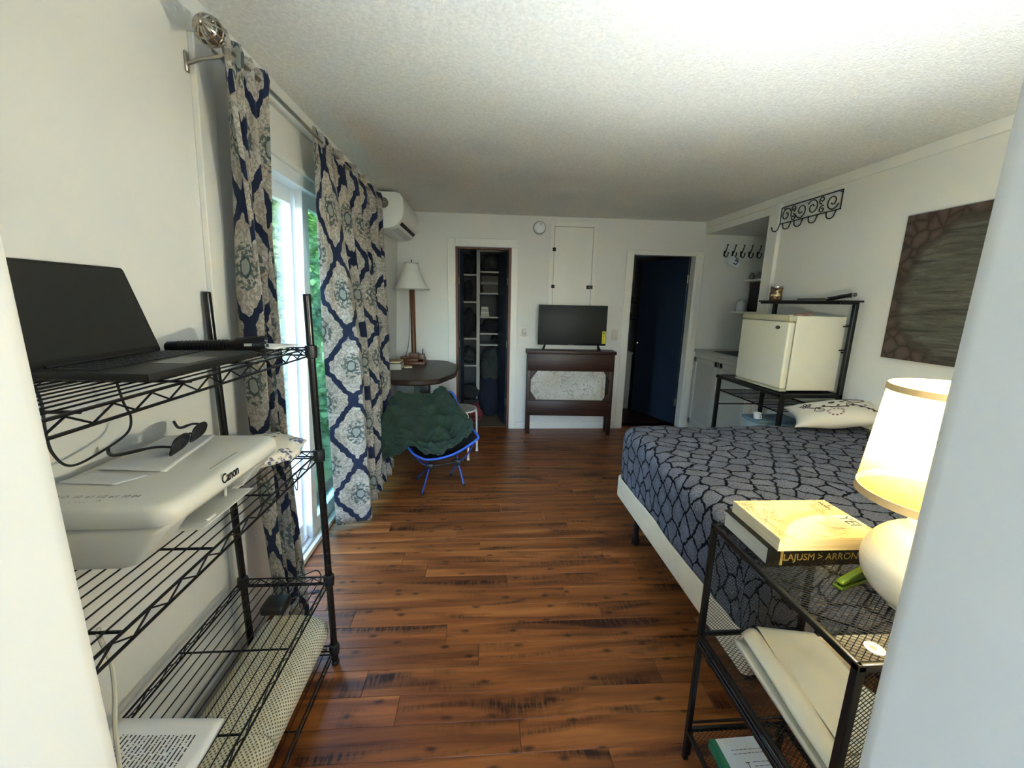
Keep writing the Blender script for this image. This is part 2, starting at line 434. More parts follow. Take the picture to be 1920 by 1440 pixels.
# ------------------------------------------------------------------ sliding glass door in the left wall
def m_glass(name, tint):
    k = N(name); k.n.remove(k.b)
    tr = k.a('BsdfTransparent'); tr.inputs[0].default_value = sc(tint); gl = k.a('BsdfGlossy'); gl.inputs['Roughness'].default_value = .02
    gl.inputs[0].default_value = (1, 1, 1, 1)
    fr = k.a('Fresnel'); fr.inputs[0].default_value = 1.45; mx = k.a('MixShader')
    k.l(k.math('MULTIPLY', fr.outputs[0], .6), mx.inputs[0]); k.l(tr.outputs[0], mx.inputs[1]); k.l(gl.outputs[0], mx.inputs[2]); k.l(mx.outputs[0], k.out.inputs[0])
    return k.m
def sliding_door():
    root = struct_root('door_1')
    y0, y1, zt = 1.80, 3.42, 2.085
    def part(name, boxes, m, parent=root, bev=.003):
        bm = B()
        for b in boxes: box(bm, *b, bev, 2)
        xf(bm, LW); return obj(name, bm, m, parent)
    # casing on the wall face: side board, wide flat board above, moulded lower edge
    part('casing', [(0, .020, y0 - .29, y0 - .20, 0, 2.30), (0, .012, y0 - .20, y0, 0, 2.30), (0, .016, y1, y1 + .09, 0, 2.30), (0, .014, y0, y1, 2.125, 2.30), (0, .026, y0 - .295, y1 + .095, 2.298, 2.318), (0, .018, y0 - .012, y0, 0, 2.12), (0, .024, y0, y1, 2.108, 2.128)], TRIM)
    part('frame', [(-.13, 0, y0, y0 + .035, 0, zt), (-.13, 0, y1 - .035, y1, 0, zt), (-.13, .004, y0, y1, zt - .035, zt + .025), (-.13, .012, y0, y1, 0, .03)], WHITE_VINYL)
    part('track', [(-.10, -.094, y0 + .03, y1 - .03, .03, .046), (-.055, -.049, y0 + .03, y1 - .03, .03, .046), (-.02, -.014, y0 + .03, y1 - .03, .03, .042)], CHROME, bev=0)
    # far (outer) panel, teal tinted, and near (inner) panel, clear
    clear, teal = m_glass('clear_glass', (246, 250, 248)), m_glass('teal_glass', (196, 224, 214))
    def panel(x0, x1, a, b, wl, wr, glass):
        f = part('sash', [(x0, x1, a, a + wl, .035, zt - .03), (x0, x1, b - wr, b, .035, zt - .03), (x0 + .001, x1 - .001, a + wl, b - wr, zt - .11, zt - .031), (x0 + .001, x1 - .001, a + wl, b - wr, .036, .13)], WHITE_VINYL)
        part('pane', [((x0 + x1) / 2 - .003, (x0 + x1) / 2 + .003, a + wl - .004, b - wr + .004, .126, zt - .106)], glass, f, bev=0)
        return f
    f1 = panel(-.118, -.078, y0 + .03, 2.405, .05, .055, clear)
    f2 = panel(-.068, -.028, 2.370, y1 - .03, .075, .06, teal)
    part('door_handle', [(-.028, -.006, 2.39, 2.415, .98, 1.16)], WHITE_VINYL, f2)
    part('latch', [(-.03, -.022, 2.424, 2.432, 1.12, 1.24)], BLACK_PLASTIC, f2, bev=0)
sliding_door()

# ------------------------------------------------------------------ curtains
def m_curtain():
    k = N('damask_curtain'); uv = k.coord('UV')
    wob = k.noise(uv, 34, 2, .5, 0, 1)
    uvw = k.vmath('ADD', uv, k.vmath('MULTIPLY', k.vmath('SUBTRACT', wob, (.5, .5, .5)), (.018, .018, 0)))
    sx = k.a('SeparateXYZ'); k.l(uvw, sx.inputs[0])
    A, H = .31, .43
    cu = k.math('COSINE', k.math('MULTIPLY', sx.outputs[0], 2 * PI / A))
    cv = k.math('COSINE', k.math('MULTIPLY', sx.outputs[1], 2 * PI / H))
    F = k.math('ABSOLUTE', k.math('ADD', cu, cv))
    # scalloped edge: small lobes riding on the boundary
    s2 = k.math('MULTIPLY', k.math('SINE', k.math('MULTIPLY', sx.outputs[1], 150)), .05)
    s3 = k.math('MULTIPLY', k.math('SINE', k.math('MULTIPLY', sx.outputs[0], 170)), .05)
    q1 = k.math('SUBTRACT', 1.0, k.math('MULTIPLY', cu, cu)); q2 = k.math('SUBTRACT', 1.0, k.math('MULTIPLY', cv, cv))
    Fe = k.math('SUBTRACT', k.math('ADD', F, k.math('ADD', s2, s3)), k.math('MULTIPLY', k.math('MULTIPLY', q1, q2), .26))
    band = k.ramp(Fe, [(.18, (255, 255, 255)), (.21, (0, 0, 0))], 'LINEAR')
    # brownish scrolls inside the medallion
    vo = k.vor(uvw, 30, 'DISTANCE_TO_EDGE', .8, '2D')
    no = k.noise(uv, 38, 3, .55)
    scroll = k.ramp(k.math('ABSOLUTE', k.math('SUBTRACT', no, .5)), [(.0, (255, 255, 255)), (.035, (255, 255, 255)), (.06, (0, 0, 0))])
    c = k.ramp(k.noise(uv, 9, 3), [(.35, (176, 169, 157)), (.65, (206, 200, 189))])
    c = k.mix(k.math('MULTIPLY', scroll, .55), c, sc((124, 112, 98)))
    # grey-green heart motif
    no2 = k.noise(uv, 52, 2, .5)
    heart = k.math('MULTIPLY', k.ramp(F, [(1.42 / 2.2, (0, 0, 0)), (1.5 / 2.2, (255, 255, 255))]), k.ramp(no2, [(.47, (0, 0, 0)), (.52, (255, 255, 255))]))
    F2 = k.math('DIVIDE', F, 2.2)
    heartm = k.math('MULTIPLY', k.ramp(F2, [(.60, (0, 0, 0)), (.63, (255, 255, 255))]), k.ramp(no2, [(.47, (0, 0, 0)), (.53, (255, 255, 255))]))
    c = k.mix(k.math('MULTIPLY', heartm, .9), c, sc((82, 96, 92)))
    ringm = k.math('MULTIPLY', k.ramp(F2, [(.835, (0, 0, 0)), (.845, (255, 255, 255))]), k.ramp(F2, [(.865, (255, 255, 255)), (.875, (0, 0, 0))]))
    c = k.mix(ringm, c, sc((70, 84, 84)))
    corem = k.ramp(F2, [(.872, (0, 0, 0)), (.88, (255, 255, 255))])
    c = k.mix(corem, c, sc((150, 156, 148)))
    n3 = k.ramp(k.noise(uv, 6, 2), [(.35, (34, 41, 62)), (.65, (46, 54, 78))])
    c = k.mix(band, c, n3)
    k.base(c); k.pr(.9, 0, .15, .15)
    k.bump(k.noise(k.mapping(uv, (1, 1, 1)), 900, 2), .1, .0005)
    # thin cotton: some daylight comes through
    tl = k.a('BsdfTranslucent'); k.l(c, tl.inputs[0]); mx = k.a('MixShader'); mx.inputs[0].default_value = .28
    k.l(k.b.outputs[0], mx.inputs[1]); k.l(tl.outputs[0], mx.inputs[2]); k.l(mx.outputs[0], k.out.inputs[0])
    return k.m
CURTAIN = m_curtain()

def hang_curtain(name, label, plan, ztop, zrod, zbot, width, nu, header_amp, u0=0.0, v0=0.0):
    """plan(s, t) -> (x, y) where s runs along the hem and t from 0 (top) to 1 (hem)."""
    nv = 60
    def fn(a, b):
        t = b ** 1.1
        z = ztop + (zbot(a) - ztop) * t
        x, y = plan(a, t)
        if z > zrod - .05:                              # rod pocket with a standing ruffle
            q = min(1, max(0, (z - (zrod - .05)) / .05))
            if abs(z - zrod) < .03: q2 = 1 - abs(z - zrod) / .03
            else: q2 = 0
            x += q2 * 0.012 * math.sin(a * 140)
        return (x, y, z)
    # arc length along the hem gives the cloth's own coordinate
    us = [0]
    for i in range(nu):
        p, q = plan(i / nu, .5), plan((i + 1) / nu, .5)
        us.append(us[-1] + math.hypot(q[0] - p[0], q[1] - p[1]))
    k = width / us[-1]
    bm = B(); sheet(bm, fn, nu, nv, lambda a, b: (u0 + us[round(a * nu)] * k, v0 + ztop + (zbot(a) - ztop) * b ** 1.1))
    o = obj(name, bm, CURTAIN, smooth=True, label=label, cat='curtain', group='curtains at the sliding door', sharp=180)
    md = o.modifiers.new('cloth', 'SOLIDIFY'); md.thickness = .0015; md.offset = 0
    return o

def fold(s, n, ph=0, sharp=.0):
    w = math.sin(2 * PI * n * s + ph)
    return w + sharp * math.sin(4 * PI * n * s + ph * 1.7)
def plan_near(s, t):
    q = min(1, t * 4)
    ya, yb = 1.455 + .080 * q, 1.735 - .025 * q - .03 * max(0, t - .25)
    y = ya + (yb - ya) * s
    amp = .018 + .026 * min(1, t * 3)
    x = -.795 - .042 * q + amp * (fold(s, 3.6, .6) * .9 + .35 * math.sin(9 * s + 6 * t))
    y += .010 * math.sin(2 * PI * 3.6 * s + 2.0) * min(1, t * 3)
    return x, y
hang_curtain('curtain', 'narrow bunched blue and beige damask curtain beside the wire shelf', plan_near, 2.285, 2.25, lambda a: .04, .80, 120, .02, .23, .12)
def plan_far(s, t):
    tt = min(1, t * 2.2)
    if s < .16:                                         # leading edge turned towards the doorway
        q = s / .16
        y = 2.16 + .28 * tt + .08 * t + q * (.10 - .03 * tt)
        x0, x1 = -.80 - .13 * tt - .03 * t, -.795 + .03 * tt + .015 * t
        x = x0 + (x1 - x0) * (q ** .85) + .008 * math.sin(q * 9)
        return x, y
    q = (s - .16) / .84
    ystart = 2.16 + .28 * tt + .08 * t + .10 - .03 * tt
    y = ystart + (3.43 - ystart) * q
    amp = .02 + .030 * tt
    x1 = -.795 + .03 * tt + .015 * t
    env = min(1, q * 6)
    x = x1 * (1 - env) + (-.795 - .012 * t) * env + amp * env * (fold(q, 5.4 + .3 * t, .4, .25) + .3 * math.sin(17 * q + 3 * t))
    y += .014 * math.cos(2 * PI * 5.4 * q) * tt * env
    return x, y
hang_curtain('curtain', 'wide blue and beige damask curtain hanging before the far half of the sliding door', plan_far, 2.285, 2.25, lambda a: .025 + .16 * max(0, min(1, (a - .30) / .06)) * .0 + .05 * max(0, min(1, (a - .22) / .05)), 1.70, 300, .02, .16, .20)

def curtain_rod():
    t = thing('curtain_rod', 'brushed metal curtain rod with openwork knobs over the sliding door', 'curtain rod', (-.8, 2.4, 2.25))
    zr = lambda y: 2.25
    bm = B(); tube(bm, [(-.795, 1.47, 2.25), (-.795, 3.46, 2.245)], .0085, 10); obj('rod', bm, NICKEL, t, True)
    def finial(y, sgn):
        bm = B(); zc = 2.25
        tube(bm, curve_pts([(-.795, y + sgn * .0, zc), (-.795, y + sgn * .02, zc)], 2), .013, 10)
        c = Vector((-.795, y + sgn * .055, zc))
        for q in range(6):                               # openwork cage of bent wires
            a = PI * q / 6
            ring = [c + Vector((math.cos(a) * math.sin(u) * .036, math.cos(u) * .038 * sgn, math.sin(a) * math.sin(u) * .036)) for u in [2 * PI * i / 20 for i in range(20)]]
            tube(bm, ring, .0042, 6, True)
        for w, rr in ((-.02, .031), (.02, .031), (0, .037)):
            tube(bm, [c + Vector((rr * math.cos(u), w, rr * math.sin(u))) for u in [2 * PI * i / 20 for i in range(20)]], .0034, 6, True)
        g = bmesh.ops.create_icosphere(bm, subdivisions=2, radius=.011, matrix=Matrix.Translation(c + Vector((0, sgn * .043, 0))))
        g = bmesh.ops.create_icosphere(bm, subdivisions=2, radius=.017, matrix=Matrix.Translation(c - Vector((0, sgn * .046, 0))))
        return obj('finial', bm, NICKEL, t, True)
    finial(1.47, -1); finial(3.46, 1)
    for y in (1.495, 3.40):
        bm = B(); tube(bm, curve_pts([(-.915, y, 2.20), (-.87, y, 2.215), (-.81, y, 2.225), (-.795, y, 2.238)], 5), .006, 8); box(bm, -.921, -.913, y - .008, y + .008, 2.175, 2.235, .003)
        obj('bracket', bm, NICKEL, t, True)
curtain_rod()

# ------------------------------------------------------------------ garden outside the glass
def m_leaf(name, a, b):
    k = N(name); k.base(k.ramp(k.noise(k.coord(), 2.2, 4), [(.3, a), (.7, b)])); k.pr(.5, 0, .3)
    tl = k.a('BsdfTranslucent'); tl.inputs[0].default_value = sc(b); mx = k.a('MixShader'); mx.inputs[0].default_value = .35
    k.l(k.b.outputs[0], mx.inputs[1]); k.l(tl.outputs[0], mx.inputs[2]); k.l(mx.outputs[0], k.out.inputs[0]); return k.m
LEAF1 = m_leaf('leaf_light', (66, 88, 44), (112, 132, 76)); LEAF2 = m_leaf('leaf_deep', (40, 60, 38), (78, 98, 66)); BARK = m_wood('bark', (48, 36, 26), (92, 74, 56), .9, .5, 'z')
def garden():
    bm = B(); box(bm, -18, -1.19, -6, 22, -.5, -.25); obj('ground_outside', bm, plain('garden_soil', (74, 82, 52), .95, var=.3, scale=4, bump=.4, bscale=30), kind='structure')
    def tree(name, label, c, R, trunk_h, n, leaf, seed, ls):
        rnd = random.Random(seed); t = thing(name, label, 'tree' if trunk_h > .5 else 'shrub', c, 'greenery outside the sliding door')
        bm = B(); cz = c[2] + trunk_h
        pts = curve_pts([c, (c[0] + .06, c[1] - .05, c[2] + trunk_h * .5), (c[0], c[1] + .04, cz + R[2] * .6)], 5)
        tube(bm, pts, [.09 - .07 * i / (len(pts) - 1) for i in range(len(pts))], 8)
        for q in range(9):
            a = rnd.uniform(0, 2 * PI); h = rnd.uniform(.3, 1) * trunk_h + .1; e = Vector((math.cos(a) * R[0] * .7, math.sin(a) * R[1] * .7, rnd.uniform(.2, .8) * R[2]))
            s = Vector((c[0], c[1], c[2] + h)); tube(bm, [s, s + e * .5 + Vector((0, 0, .08)), s + e], [.03, .018, .006], 6)
        obj('trunk', bm, BARK, t, True)
        V, Fc = [], []
        for i in range(n):
            while True:
                p = Vector((rnd.uniform(-1, 1), rnd.uniform(-1, 1), rnd.uniform(-1, 1)))
                if p.length < 1 and mnoise.noise(p * 2.3 + Vector((seed, 0, 0))) > -.12: break
            o = Vector((c[0] + p.x * R[0], c[1] + p.y * R[1], cz + R[2] * .55 + p.z * R[2]))
            if o.x > -1.35 or o.z < -.24: continue
            d = Vector((rnd.gauss(0, 1), rnd.gauss(0, 1), rnd.gauss(-.2, .6))).normalized(); e = d.orthogonal().normalized(); e.rotate(Matrix.Rotation(rnd.uniform(0, 6), 3, d))
            l = ls * rnd.uniform(.7, 1.3); w = l * .34; k = len(V); nn = d.cross(e)
            V += [o, o + d * l * .5 + e * w + nn * l * .08, o + d * l, o + d * l * .5 - e * w + nn * l * .08]; Fc += [(k, k + 1, k + 2), (k, k + 2, k + 3)]
        me = bpy.data.meshes.new('foliage'); me.from_pydata([tuple(v) for v in V], [], Fc); me.materials.append(leaf)
        o = bpy.data.objects.new('foliage', me); COL.objects.link(o); adopt(o, t); o['kind'] = 'stuff'
    tree('leafy_shrub', 'pale green leafy shrub low outside the sliding door glass', (-2.35, 4.6, -.25), (.75, .8, .6), .25, 8000, LEAF1, 3, .09)
    tree('garden_tree', 'bright green tree with broad crown seen through the clear pane', (-3.5, 7.4, -.25), (1.3, 1.2, 1.9), 1.5, 15000, LEAF1, 5, .12)
    tree('garden_tree', 'deep green tree standing behind the others outside', (-7.3, 15.0, -.25), (2.3, 2.0, 2.5), 1.6, 17000, LEAF2, 8, .14)
    tree('garden_tree', 'deep green tree seen through the teal tinted pane', (-4.4, 11.2, -.25), (1.5, 1.4, 2.0), 1.5, 14000, LEAF2, 11, .12)
    tree('leafy_shrub', 'small deep green shrub close to the door track outside', (-1.95, 6.2, -.25), (.45, .6, .45), .15, 5000, LEAF2, 14, .08)
    tree('garden_tree', 'broad deep green tree standing opposite the near door frame outside', (-6.0, 4.6, -.25), (1.6, 2.0, 2.1), 1.3, 15000, LEAF2, 17, .13)
    tree('leafy_shrub', 'pale green shrub opposite the near end of the sliding door', (-4.6, 1.4, -.25), (1.1, 1.1, 1.0), .3, 9000, LEAF1, 19, .10)
    # long clipped hedge at the end of the garden
    rnd = random.Random(21); V, Fc = [], []
    for i in range(26000):
        o = Vector((rnd.uniform(-16, -1.5), 19 + rnd.uniform(-.6, .6), rnd.uniform(-.2, 4.6))) if i % 2 else Vector((-10.5 + rnd.uniform(-.6, .6), rnd.uniform(-5, 17), rnd.uniform(-.2, 3.8))); d = Vector((rnd.gauss(0, 1), rnd.gauss(0, 1), rnd.gauss(0, .8))).normalized(); e = d.orthogonal().normalized()
        l = .34 * rnd.uniform(.6, 1.3); w = l * .36; k = len(V); V += [o, o + d * l * .5 + e * w, o + d * l, o + d * l * .5 - e * w]; Fc += [(k, k + 1, k + 2), (k, k + 2, k + 3)]
    me = bpy.data.meshes.new('hedge'); me.from_pydata([tuple(v) for v in V], [], Fc); me.materials.append(LEAF2)
    o = bpy.data.objects.new('hedge', me); COL.objects.link(o); o['kind'] = 'stuff'; o['label'] = 'long tall green hedge at the far edge of the garden'; o['category'] = 'hedge'
garden()

# ------------------------------------------------------------------ wire shelving unit by the left wall
SX0, SX1, SY0, SY1 = -.935, -.607, .545, 1.48
SHELF_Z = (1.3285, .9400, .4130, .0900)
def wire_shelving():
    t = thing('wire_shelving', 'tall black four tier wire shelving unit along the left wall', 'shelf', (-.77, 1.04, 0))
    for x in (SX0, SX1):
        for y in (SY0, SY1):
            bm = B(); tube(bm, [(x, y, .02), (x, y, 1.505)], .0127, 16); lathe(bm, [(.0127, 0), (.0118, .006), (.004, .0075)], 16, (x, y, 1.505))
            for i in range(1, 57): lathe(bm, [(.0127, -.001), (.0131, 0), (.0127, .001)], 12, (x, y, .03 + i * .0258), cap=False)
            p = obj('post', bm, BLACK_PLASTIC if False else POST, t, True)
            bm = B(); lathe(bm, [(.013, 0), (.015, .004), (.015, .016), (.0125, .02), (.0125, .024)], 16, (x, y, 0)); obj('foot', bm, BLACK_PLASTIC, p, True)
    wire_me = {}
    for z in SHELF_Z:
        bm = B(); zb = z - .030
        for zz in (z - .0035, zb):
            for (a, b) in (((SX0, SY0), (SX1, SY0)), ((SX1, SY0), (SX1, SY1)), ((SX1, SY1), (SX0, SY1)), ((SX0, SY1), (SX0, SY0))):
                tube(bm, [(a[0], a[1], zz), (b[0], b[1], zz)], .0031, 8)
        f = obj('wire_shelf', bm, BLACK_WIRE, t, True)
        for x in (SX0, SX1):
            for y in (SY0, SY1):
                bm = B(); lathe(bm, [(.0135, -.042), (.0185, -.038), (.0205, -.012), (.019, .004), (.0135, .008)], 16, (x, y, z)); obj('collar', bm, BLACK_PLASTIC, f, True)
        # zigzag braces on the four sides
        def zig(a, b, n):
            bm = B(); pts = []
            for i in range(n * 2 + 1):
                u = i / (n * 2); pts.append((a[0] + (b[0] - a[0]) * u, a[1] + (b[1] - a[1]) * u, (z - .006) if i % 2 else (zb + .002)))
            tube(bm, pts, .0021, 6); obj('zigzag_brace', bm, BLACK_WIRE, f, True)
        zig((SX1, SY0 + .03), (SX1, SY1 - .03), 11); zig((SX0, SY0 + .03), (SX0, SY1 - .03), 11); zig((SX0 + .03, SY1), (SX1 - .03, SY1), 4); zig((SX0 + .03, SY0), (SX1 - .03, SY0), 4)
        for y in (.88, 1.14, 1.44, .64):
            bm = B(); tube(bm, [(SX0, y, z - .0065), (SX1 - .002, y, z - .0065)], .0030, 8); obj('cross_rod', bm, BLACK_WIRE, f, True)
        for i in range(11):
            x = SX0 + .014 + i * (SX1 - SX0 - .024) / 10.6
            if 'w' not in wire_me:
                bm = B(); tube(bm, [(0, SY0 + .002, 0), (0, SY1 - .002, 0)], .0019, 6); me = bpy.data.meshes.new('wire'); bm.to_mesh(me); bm.free(); me.materials.append(BLACK_WIRE); wire_me['w'] = me
            o = bpy.data.objects.new('wire', wire_me['w']); COL.objects.link(o); o.location = (x, 0, z - .0015); adopt(o, f)
POST = plain('black_gloss_post', (17, 15, 14), .22, .2, var=.2, scale=30, spec=.6)
wire_shelving()

def laptop():
    z = SHELF_Z[0] + .001
    t = thing('laptop', 'open black laptop on the top shelf of the wire unit', 'laptop', (-.77, 1.02, z))
    DK = plain('laptop_shell', (38, 37, 34), .45, .2, var=.05, scale=8, spec=.4); KEY = plain('laptop_key', (24, 24, 24), .5, var=.1)
    hf, ff, fn, hn = Vector((-.902, 1.200, z)), Vector((-.648, 1.215, z)), Vector((-.652, .830, z)), Vector((-.892, .848, z))
    bm = B(); poly = [(p.x, p.y) for p in (hn, fn, ff, hf)]
    prism(bm, poly, z, z + .017, 'z', .004, 2); obj('base', bm, DK, t, True)
    zt = z + .0172
    def on(u, v): return hf.lerp(hn, u).lerp(ff.lerp(fn, u), v)     # u towards the doorway, v towards the front edge
    bm = B(); prism(bm, [tuple(on(u, v))[:2] for u, v in ((.04, .10), (.96, .10), (.96, .52), (.04, .52))], zt - .0012, zt, 'z'); obj('keyboard_deck', bm, plain('laptop_deck', (28, 28, 27), .5), t)
    kme = None
    for r in range(5):
        for c in range(15):
            u0, v0 = .055 + c * .0595, .12 + r * .079
            a = on(u0 + .026, v0 + .034)
            if kme is None:
                bm = B(); box(bm, -.0082, .0082, -.0085, .0085, 0, .002, .001); kme = bpy.data.meshes.new('key'); bm.to_mesh(kme); bm.free(); kme.materials.append(KEY)
            o = bpy.data.objects.new('key', kme); COL.objects.link(o); o.location = (a.x, a.y, zt); adopt(o, t)
    bm = B(); prism(bm, [tuple(on(u, v))[:2] for u, v in ((.36, .58), (.66, .58), (.66, .93), (.36, .93))], zt - .001, zt + .0004, 'z'); obj('touchpad', bm, plain('touchpad', (50, 50, 47), .3), t)
    # lid: hinged at the wall side, leaning back to the wall
    top_f, top_n = Vector((-.938, 1.165, z + .235)), Vector((-.93, .855, z + .235))
    lf, ln = hf + Vector((.006, -.003, .017)), hn + Vector((.006, .0, .017))
    nrm = (ln - lf).cross(top_f - lf).normalized()
    if nrm.x < 0: nrm = -nrm
    def slab(bm, a, b, c, d, th, off):
        vs = [bm.verts.new(p + nrm * off) for p in (a, b, c, d)]; vb = [bm.verts.new(p + nrm * (off - th)) for p in (a, b, c, d)]
        fs = [bm.faces.new(vs), bm.faces.new(vb[::-1])] + [bm.faces.new((vs[i], vb[i], vb[(i + 1) % 4], vs[(i + 1) % 4])) for i in range(4)]
        bmesh.ops.recalc_face_normals(bm, faces=fs)
    bm = B(); slab(bm, lf, ln, top_n, top_f, .007, 0)
    bmesh.ops.bevel(bm, geom=[e for e in bm.edges if abs((e.verts[0].co - e.verts[1].co).length - .007) < .001], offset=.008, segments=3, profile=.5, affect='EDGES')
    lid = obj('lid', bm, DK, t, True)
    def onl(u, v): return lf.lerp(ln, u).lerp(top_f.lerp(top_n, u), v)
    bm = B(); slab(bm, onl(.02, .07), onl(.98, .07), onl(.98, .97), onl(.02, .97), .001, .0012); obj('screen', bm, plain('screen_off', (40, 40, 37), .32, var=.02, spec=.45), lid)
    bm = B(); tube(bm, [hf + Vector((.004, -.03, .018)), hn + Vector((.004, .03, .018))], .006, 10); obj('hinge', bm, DK, t, True)
laptop()

def flashlight():
    z = SHELF_Z[0]
    t = thing('flashlight', 'long black metal flashlight lying behind the laptop', 'flashlight', (-.78, 1.27, z))
    BK = plain('flashlight_body', (14, 14, 14), .35, .5, var=.2, scale=50)
    a, b = Vector((-.905, 1.225, z + .0225)), Vector((-.672, 1.310, z + .0262)); d = (b - a).normalized()
    L = (b - a).length
    prof = [(0, .012), (.006, .017), (.03, .0175), (L - .085, .0175), (L - .072, .024), (L - .008, .0245), (L, .022)]
    bm = B(); tube(bm, [a + d * s for s, r in prof], [r for s, r in prof], 12); obj('barrel', bm, BK, t, True)
    bm = B()
    for i in range(14): tube(bm, [a + d * (.03 + i * .009), a + d * (.034 + i * .009)], .0187, 12)
    obj('grip_ring', bm, BK, t, True)
    bm = B(); tube(bm, [b - d * .002, b + d * .0015], .0185, 14); obj('lens', bm, plain('flashlight_lens', (220, 220, 215), .12, .8, var=.1, scale=90), t, True)
    bm = B()
    for q in range(6):
        ang = q * PI / 3; s = d.orthogonal().normalized(); s.rotate(Matrix.Rotation(ang, 3, d)); p = b + s * .0225; tube(bm, [p - d * .012, p + d * .005], .0045, 6)
    obj('bezel', bm, BK, t, True)
    m = b - d * .045
    bm = B(); box(bm, -.010, .010, -.001, .001, -.004, .004, 0, 1, Matrix.Translation(m + Vector((.0105, -.0228, .002))) @ Matrix.Rotation(math.atan2(d.y, d.x), 4, 'Z')); obj('switch_plate', bm, plain('switch_plate', (150, 150, 146), .4), t)
flashlight()

def sheet_of_paper(name, label, corners, m, th=.0012, curl=.0, cat='paper', extra=None, seed=0):
    a, b, c, d = [Vector(p) for p in corners]
    bm = B()
    def fn(u, v):
        p = a.lerp(b, u).lerp(d.lerp(c, u), v)
        return p + Vector((0, 0, curl * (mnoise.noise(Vector((u * 2 + seed, v * 2, seed))) + .6) * (1 if curl else 0)))
    sheet(bm, fn, 12, 12, lambda u, v: (v, 1 - u))
    o = obj(name, bm, m, smooth=True, label=label, cat=cat, sharp=180)
    md = o.modifiers.new('leaf', 'SOLIDIFY'); md.thickness = th; md.offset = 1
    return o
sheet_of_paper('folded_paper', 'white folded papers at the far end of the top wire shelf', [(-.84, 1.335, 1.333), (-.655, 1.335, 1.333), (-.64, 1.455, 1.333), (-.82, 1.455, 1.333)], PAPER, .006, .004, seed=2)

def printer():
    z = SHELF_Z[1] + .001
    t = thing('printer', 'white flatbed inkjet printer on the second wire shelf', 'printer', (-.78, 1.01, z))
    XB = -.945
    side = [(XB, z), (-.735, z), (-.70, z + .012), (-.634, z + .098), (XB, z + .098)]
    mid = [(XB, z), (-.735, z), (-.715, z + .012), (-.695, z + .034), (-.80, z + .034), (-.80, z + .098), (XB, z + .098)]
    bm = B(); prism(bm, side, .790, .882, 'y', .018, 4); obj('side_housing', bm, PRINTER_W, t, True); bm = B(); prism(bm, side, 1.118, 1.235, 'y', .018, 4); obj('side_housing', bm, PRINTER_W, t, True)
    bm = B(); prism(bm, mid, .870, 1.13, 'y'); obj('body', bm, PRINTER_W, t, True)
    def ring(x0, x1, y0, y1, r, zz): return [(p[0], p[1], zz) for p in rrect(x0, x1, y0, y1, r, 6)]
    bm = B(); zl = z + .100
    loft(bm, [ring(XB, -.622, .786, 1.238, .045, zl), ring(XB, -.615, .782, 1.242, .05, zl + .012), ring(XB, -.617, .783, 1.241, .05, zl + .034), ring(XB + .004, -.626, .788, 1.236, .048, zl + .042), ring(XB + .012, -.640, .797, 1.227, .045, zl + .0455)])
    lid = obj('scanner_lid', bm, PRINTER_W, t, True, sharp=60)
    zt = zl + .0455
    bm = B(); box(bm, -.6605, -.6585, .975, 1.085, zt - .0005, zt + .0006); obj('lid_groove', bm, plain('groove_shadow', (120, 117, 108), .6), lid)
    text_mesh('maker_mark', 'Canon', .034, plain('printed_black', (24, 24, 24), .5), lid, basis((-.6150, .978, zl + .0285), (0, 1, 0), (.02, 0, 1)), bold=.0006, sx=.74)
    # small print along the near end of the lid
    text_mesh('small_print', 'P R O  10  e1 1/2 ei1 10 04', .016, plain('printed_grey', (120, 116, 108), .6), lid, basis((-.80, .835, zt + .0002), (1, 0, 0), (0, 1, 0)), ext=.0001)
    text_mesh('small_print', '.  . . .    ^', .016, bpy.data.materials['printed_grey'], lid, basis((-.80, .815, zt + .0002), (1, 0, 0), (0, 1, 0)), ext=.0001)
    bm = B(); prism(bm, [(-.79, z + .036), (-.62, z + .046), (-.618, z + .050), (-.79, z + .041)], .868, 1.072, 'y', .0015, 1); obj('output_tray', bm, PRINTER_W, t, True)
    bm = B(); box(bm, -.64, -.628, .90, .93, z + .0475, z + .0535, .002); obj('tray_stop', bm, PRINTER_W, t, True)
    bm = B(); prism(bm, [(-.80, z + .040), (-.66, z + .044), (-.62, z + .100), (-.80, z + .100)], 1.094, 1.100, 'y', .001, 1); obj('tray_gusset', bm, PRINTER_W, t)
    bm = B(); tube(bm, [(-.668, 1.03, z + .047), (-.664, 1.03, z + .1)], .004, 8); box(bm, -.72, -.70, .95, 1.0, z + .085, z + .099, .003); obj('paper_guide', bm, PRINTER_W, t, True)
    return zt
ZL = printer()
sheet_of_paper('paper_sheet', 'white paper sheet on the printer lid under the sunglasses', [(-.745, .955, ZL + .001), (-.80, 1.225, ZL + .001), (-.925, 1.215, ZL + .002), (-.915, .97, ZL + .002)], PAPER, .0015, .002, seed=4)
sheet_of_paper('crumpled_paper', 'smaller creased paper lying on the lid towards the doorway', [(-.80, .885, ZL + .0005), (-.77, .935, ZL + .0005), (-.91, .955, ZL + .001), (-.93, .90, ZL + .001)], PAPER, .001, .003, seed=9)

